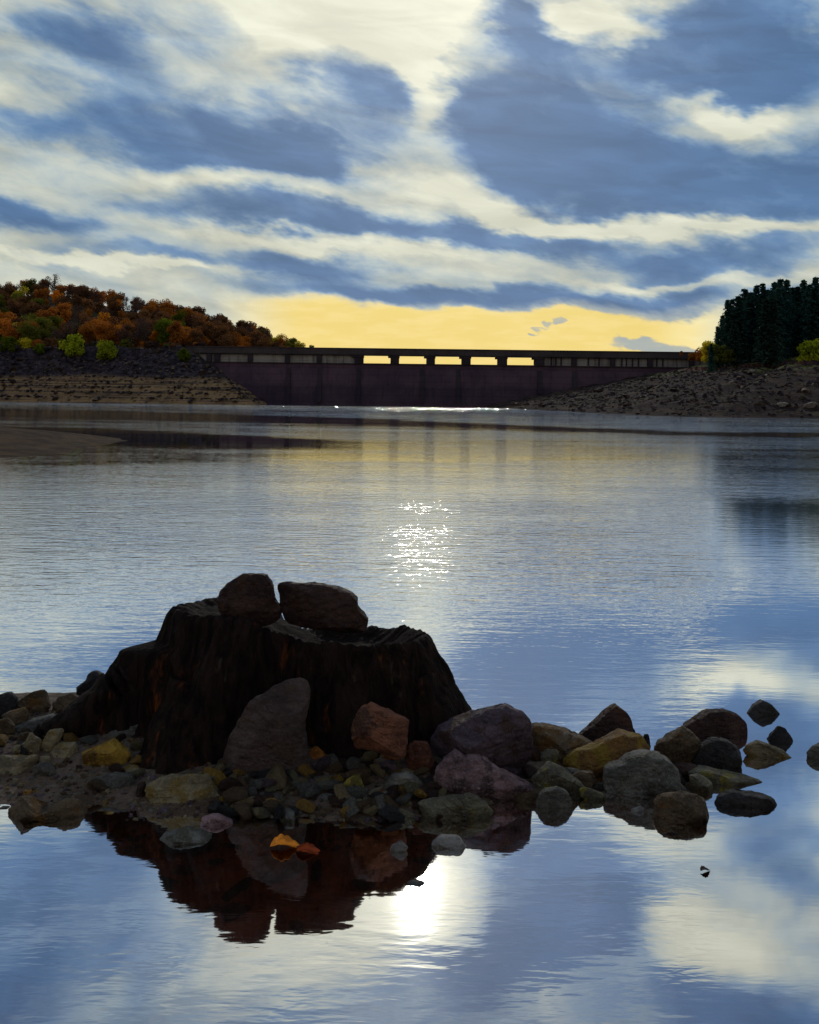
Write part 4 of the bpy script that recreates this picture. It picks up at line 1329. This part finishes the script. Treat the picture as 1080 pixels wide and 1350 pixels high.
# ------------------------------------------------------------------ trees
def leaf_mat(name, c1, c2):
    k_ = 1.4 if name[:4] in ('rust', 'oran', 'brow', 'oliv', 'gold') else 1.0
    c1, c2 = tuple(min(.75, x * k_) for x in c1), tuple(min(.75, x * k_) for x in c2)
    m, t, b = mat(name)
    oi = t.n.new('ShaderNodeObjectInfo')
    v = t.n.new('ShaderNodeTexCoord').outputs['Object']
    v = t.vmath('ADD', v, t.vmath('SCALE', (31.0, 17.0, 5.0), oi.outputs['Random']))
    c = t.mix(t.smooth(t.noise(v, 1.6, 5, .7), .35, .65), c1, c2)
    c = t.mix(1.0, c, t.ramp(oi.outputs['Random'], [(0, .65), (1, 1.3)]), 'MULTIPLY')
    d = t.n.new('ShaderNodeBsdfDiffuse')
    tl = t.n.new('ShaderNodeBsdfTranslucent')
    t.l.new(c, d.inputs[0])
    t.l.new(c, tl.inputs[0])
    mxn = t.n.new('ShaderNodeMixShader')
    mxn.inputs[0].default_value = .35
    t.l.new(d.outputs[0], mxn.inputs[1])
    t.l.new(tl.outputs[0], mxn.inputs[2])
    t.n.remove(b)
    t.l.new(mxn.outputs[0], t.n['Material Output'].inputs[0])
    return m


LM = {'rust': leaf_mat('rust_leaves', (.20, .062, .014), (.38, .125, .018)),
      'orange': leaf_mat('orange_leaves', (.30, .09, .01), (.62, .20, .015)),
      'brown': leaf_mat('brown_leaves', (.085, .038, .020), (.18, .075, .028)),
      'olive': leaf_mat('olive_leaves', (.065, .065, .012), (.15, .135, .018)),
      'green': leaf_mat('green_leaves', (.08, .10, .008), (.17, .19, .012)),
      'yellow': leaf_mat('yellow_green_leaves', (.22, .24, .012), (.40, .38, .02)),
      'gold': leaf_mat('golden_leaves', (.34, .26, .012), (.55, .40, .03)),
      'purple': leaf_mat('bare_twigs', (.065, .036, .032), (.11, .060, .048)),
      'fir': leaf_mat('conifer_needles', (.026, .065, .055), (.065, .135, .105)),
      'pine': leaf_mat('blue_conifer_needles', (.030, .060, .045), (.065, .11, .075))}
bark, tb_, bb_ = mat('bark')
bb_.inputs['Base Color'].default_value = (.06, .045, .035, 1)
bb_.inputs['Roughness'].default_value = .9


def quad_cloud(pts, size, rg, V, F):
    for p in pts:
        n = Vector((rg.gauss(0, 1), rg.gauss(0, 1), rg.gauss(0, 1))).normalized()
        a = n.orthogonal().normalized()
        b = n.cross(a)
        s = size * rg.uniform(.6, 1.3)
        i = len(V)
        for u, v_ in ((-1, -.6), (.2, -1), (1, .3), (-.2, .9)):
            V.append(tuple(p + a * u * s + b * v_ * s))
        F.append((i, i + 1, i + 2, i + 3))


def broad(rg, n=2600, size=.075, openness=.0, squat=1.0):
    """unit tree: height 1; trunk + crown mesh data"""
    mb = MB()
    H = .42
    mb.tube([(0, 0, -.05), (.01, 0, .15), (.0, .01, .35), (.01, .0, .6)], [.035, .028, .022, .010], 6)
    blobs = []
    for k in range(13):
        a = rg.uniform(0, 6.28)
        r = rg.uniform(.05, .26)
        z = rg.uniform(.32, .86)
        c = Vector((math.cos(a) * r * (1.1 - abs(z - .55)), math.sin(a) * r * (1.1 - abs(z - .55)), z * squat))
        blobs.append((c, rg.uniform(.10, .19)))
        mb.tube([(0, 0, .25 + .2 * z), tuple(c * .6 + Vector((0, 0, .12))), tuple(c)], [.014, .009, .004], 4)
    V, F = [], []
    pts = []
    for k in range(n):
        c, r = rg.choice(blobs)
        d = Vector((rg.gauss(0, 1), rg.gauss(0, 1), rg.gauss(0, .8))).normalized()
        pts.append(c + d * r * rg.uniform(.55, 1.08))
    quad_cloud(pts, size * .28, rg, V, F)
    return (mb.v, mb.f), (V, F)


def conifer(rg, n=26, wd=.20):
    mb = MB()
    mb.tube([(0, 0, -.03), (0, 0, .5), (0, 0, .985)], [.018, .012, .002], 6)
    V, F = [], []
    for k in range(n):
        z = .10 + .88 * (k / n) ** .92
        L_ = wd * (1.0 - (z - .10) / .90) ** .75 * rg.uniform(.8, 1.1) + .012
        nb = 9 if z < .8 else 6
        for q in range(nb):
            a = rg.uniform(0, 6.28)
            l = L_ * rg.uniform(.6, 1.15)
            d = Vector((math.cos(a), math.sin(a), 0))
            sd2 = Vector((-d.y, d.x, 0))
            m = 5
            for s in range(m):
                u = (s + .8) / m
                p = Vector((0, 0, z)) + d * l * u + Vector((0, 0, -.28 * l * u * u + .05 * l))
                wd2 = .022 * (1.15 - u * .6)
                for e in range(2):
                    pp = p + sd2 * rg.uniform(-1, 1) * wd2 * 1.2 + Vector((0, 0, rg.uniform(-.010, .008)))
                    n_ = Vector((rg.gauss(0, .6), rg.gauss(0, .6), 1)).normalized()
                    aa = n_.orthogonal().normalized()
                    b = n_.cross(aa)
                    i = len(V)
                    for x_, y_ in ((-1, -.4), (0, -.8), (1, .3), (0, .8)):
                        V.append(tuple(pp + aa * x_ * wd2 + b * y_ * wd2))
                    F.append((i, i + 1, i + 2, i + 3))
    return (mb.v, mb.f), (V, F)


def mk(name, vf, m, smooth=False):
    me = bpy.data.meshes.new(name)
    me.from_pydata([tuple(v) for v in vf[0]], [], vf[1])
    me.materials.append(m)
    me.update()
    return me


rt = random.Random(3)
BT = []
for k in range(6):
    t_, c_ = broad(rt, 2600)
    BT.append((mk('trunk_shape', t_, bark), mk('crown_shape', c_, LM['rust'])))
BARE = []
for k in range(3):
    t_, c_ = broad(rt, 520, .07)
    BARE.append((mk('trunk_shape', t_, bark), mk('crown_shape', c_, LM['purple'])))
BUSH = []
for k in range(3):
    t_, c_ = broad(rt, 2200, .10, squat=.8)
    # bushy to the ground
    V = [(v[0] * 1.25, v[1] * 1.25, (v[2] - .22) * 1.25) for v in c_[0]]
    BUSH.append((mk('trunk_shape', t_, bark), mk('crown_shape', (V, c_[1]), LM['yellow'])))
CT = []
for k in range(5):
    t_, c_ = conifer(rt, 30, rt.uniform(.17, .23))
    CT.append((mk('trunk_shape', t_, bark), mk('crown_shape', c_, LM['fir'])))


def tree(name, proto, loc, h, wd, lm, label, cat, group=None, lean=0.0):
    e = empty(name, loc, rt.uniform(0, 6.28))
    e.scale = (h * wd, h * wd, h)
    tag(e, label, cat, group)
    a = link(bpy.data.objects.new('trunk', proto[0]), e)
    c = link(bpy.data.objects.new('crown', proto[1]), e)
    c.material_slots[0].link = 'OBJECT'
    c.material_slots[0].material = LM[lm]
    return e


# autumn wood on the hillside
cols = {'rust': 'rust red', 'orange': 'bright orange', 'brown': 'dull brown', 'olive': 'olive green', 'green': 'fresh green', 'purple': 'leafless purple brown', 'gold': 'golden'}
cnt = 0
pts_ = []
tries = 0
while cnt < 298 and tries < 30000:
    tries += 1
    D = rt.uniform(181, 268)
    px = rt.triangular(-50, 440, 230) if rt.random() < .6 else rt.uniform(-50, 440)
    x = (px - CX) / F_PX * D
    if D < 188 and x > -39:
        continue
    z = height(x, D)
    if z < 8.6 and px < 380:
        continue
    mind = 3.0 if D < 200 else 3.6
    if any((x - a) ** 2 + (D - b) ** 2 < mind ** 2 for a, b in pts_):
        continue
    pts_.append((x, D))
    u = fbm(x * .09, D * .09, 11, 3)
    skyline = D > 250
    if px < 60:
        lm = rt.choice(['olive', 'brown', 'olive', 'brown', 'gold'] if rt.random() < .8 else ['rust'])
    elif px < 190:
        lm = rt.choice(['orange', 'rust', 'brown', 'olive', 'rust', 'brown', 'brown', 'purple', 'purple'])
    elif px < 250:
        lm = rt.choice(['orange', 'rust', 'rust', 'brown', 'green'])
    else:
        lm = rt.choice(['rust', 'brown', 'brown', 'rust', 'brown', 'purple'])
    if skyline:
        lm = rt.choice(['purple', 'brown', 'purple', 'rust'])
    if px > 330 and skyline:
        lm = rt.choice(['olive', 'gold', 'brown'])
    h = rt.uniform(4.0, 6.4) if not skyline else rt.uniform(3.5, 5.0)
    if px > 380:
        h = rt.uniform(2.5, 4.0)
    proto = rt.choice(BT) if lm != 'purple' else rt.choice(BARE)
    where = 'on the ridge' if skyline else ('at the hill foot' if D < 200 else ('low on the hill' if D < 216 else ('half way up the hill' if D < 234 else 'high on the hill')))
    zone = 'far left' if px < 20 else ('left of the bushes' if px < 70 else ('above the yellow green bushes' if px < 120 else ('right of the bushes' if px < 170 else ('half way to the dam' if px < 215 else ('left of the dam end' if px < 255 else ('over the dam end' if px < 330 else 'nearest the open sky'))))))
    szw = ('tall' if h > 5.6 else 'middling') if h > 4.7 else 'low'
    tree('autumn_tree', proto, (x, D, z - .2), h, rt.uniform(.95, 1.3), lm, '%s %s tree %s, %s' % (szw, cols[lm], where, zone), 'tree', 'autumn trees on the wooded hill')
    cnt += 1

for i in range(34):
    px = -20 + i * 8.6 + rt.uniform(-3, 3)
    if 80 < px < 155:
        continue
    D = rt.uniform(180, 186)
    x = (px - CX) / F_PX * D
    if x > -38.5:
        continue
    lm = rt.choice(['brown', 'olive', 'brown', 'rust', 'purple'])
    tree('shrub', rt.choice(BUSH), (x, D, height(x, D) - .2), rt.uniform(1.8, 3.2), 1.1, lm, '%s shrub at the bottom of the wood, %s' % (cols[lm], 'left of the yellow green bushes' if px < 80 else ('right of the yellow green bushes' if px < 205 else 'next to the dam end')), 'shrub', 'shrubs at the bottom of the wood')

# skyline trees that end above the dam
for px, py, D, h, lm, lb in ((318, 424, 236, 3.6, 'brown', 'brown tree at the start of the sloping end of the hill'), (345, 437, 236, 3.8, 'olive', 'olive tree on the sloping end of the hill over the dam'),
                             (363, 442, 236, 4.0, 'gold', 'golden tree on the sloping end of the hill over the dam'),
                             (385, 447, 232, 4.2, 'olive', 'round olive tree near the lower end of the hill'), (396, 450, 230, 3.0, 'gold', 'small golden tree near the lower end of the hill'),
                             (410, 456, 228, 2.0, 'olive', 'low olive shrub at the lower end of the hill'), (428, 459, 226, 1.4, 'brown', 'lowest brown shrub where the hill meets the dam')):
    p = P(px, py, D)
    tree('autumn_tree', rt.choice(BT), (p.x, p.y, p.z - h * .88), h, 1.25, lm, lb, 'tree')
for px, h, lm, lb in ((70, 5.0, 'purple', 'bare tree at the top of the hill'), (62, 4.2, 'purple', 'second bare tree left of the hilltop one'), (178, 3.6, 'purple', 'bare spindly tree on the falling ridge'), (165, 3.0, 'purple', 'small bare tree on the falling ridge')):
    D = 262
    x = (px - CX) / F_PX * D
    tree('bare_tree', rt.choice(BARE), (x, D, height(x, D) + 1.0), h, .9, lm, lb, 'tree')

# yellow green bushes on the left bank
for px, py, D, h, lm, lb in ((95, 466, 177, 4.6, 'yellow', 'round yellow green bush left of its twin under the wood'), (140, 471, 176, 4.0, 'yellow', 'squat yellow green bush right of its twin under the wood'),
                             (12, 463, 179, 3.6, 'green', 'green and gold bush at the left edge under the wood'), (32, 463, 180, 3.4, 'gold', 'golden bush among the left edge bushes'), (52, 464, 178, 2.2, 'green', 'small green bush between the golden one and the round one'),
                             (244, 474, 171, 2.6, 'green', 'small olive green bush at the left end of the dam'), (-14, 463, 180, 3.5, 'olive', 'olive bush cut by the left edge under the wood')):
    p = P(px, py, D)
    tree('bush', rt.choice(BUSH), (p.x, p.y, p.z - .15), h * 1.12, .95, lm, lb, 'bush')

# conifers
sky_r = [(938, 448), (944, 430), (952, 412), (958, 398), (966, 386), (975, 384), (990, 376), (1000, 372), (1012, 372), (1022, 369), (1034, 366), (1048, 372), (1055, 366), (1064, 368), (1078, 360), (1150, 345)]
row = [(938, 146), (946, 150), (953, 154), (960, 150), (967, 156), (974, 150), (982, 158), (990, 152), (998, 158), (1006, 150), (1013, 158), (1021, 152), (1029, 157), (1037, 150), (1045, 158), (1052, 152), (1060, 157),
       (1068, 150), (1076, 155), (1085, 150), (1096, 156), (1110, 150), (1125, 156), (1140, 150)]
NUMS = ['first', 'second', 'third', 'fourth', 'fifth', 'sixth', 'seventh', 'eighth', 'ninth', 'tenth', 'eleventh', 'twelfth', 'thirteenth', 'fourteenth', 'fifteenth', 'sixteenth', 'seventeenth', 'eighteenth', 'nineteenth']
CN = ['dark conifer, %s from the lake end of the front ranks' % NUMS[i] for i in range(19)] + ['dark conifer beyond the right edge of the plantation'] * 5
for i, (px, D) in enumerate(row):
    ty = float(np.interp(px, [s[0] for s in sky_r], [s[1] for s in sky_r])) + rt.uniform(-3, 7)
    p = P(px, ty, D)
    gz = height(p.x, D) - .3
    tree('conifer', rt.choice(CT), (p.x, D, gz), p.z - gz, rt.uniform(.9, 1.25), 'fir', CN[i], 'tree', 'conifers in the plantation')
for i in range(44):
    px = rt.uniform(945, 1150)
    D = rt.uniform(138, 175)
    ty = float(np.interp(px, [s[0] for s in sky_r], [s[1] for s in sky_r])) + rt.uniform(8, 40)
    p = P(px, ty, D)
    gz = height(p.x, D) - .3
    tree('conifer', rt.choice(CT), (p.x, D, gz), max(4, p.z - gz), rt.uniform(1.0, 1.4), rt.choice(['fir', 'fir', 'pine']), '%s conifer crowded in the plantation %s' % ('lower' if ty > 385 else 'tall', 'near its lake end' if px < 990 else ('in its middle' if px < 1035 else ('by the yellow green bush' if px < 1085 else 'past the right edge'))), 'tree', 'conifers in the plantation')
for px, py, D, h, wd, lm, lb in ((928, 473, 160, 2.6, 1.2, 'rust', 'rust leaved shrub at the right end of the dam'), (938, 473, 150, 3.6, 1.1, 'gold', 'thin golden tree at the edge of the conifers'),
                                 (948, 474, 148, 3.2, 1.2, 'olive', 'olive shrub under the edge of the conifers'), (1072, 477, 128, 4.0, 1.05, 'yellow', 'big yellow green bush in front of the conifers'),
                                 (898, 467, 172, 1.0, .8, 'rust', 'tiny rust shrub beside the right end of the dam deck'), (962, 474, 140, 2.0, 1.2, 'olive', 'low dark shrub before the conifers'),
                                 (915, 473, 165, 1.6, 1.3, 'orange', 'low orange shrub behind the end of the dam')):
    p = P(px, py, D)
    tree('bush', rt.choice(BUSH), (p.x, p.y, p.z - .2), h * 1.12, wd, lm, lb, 'bush')
print('trees', cnt, 'verts', len(tv))
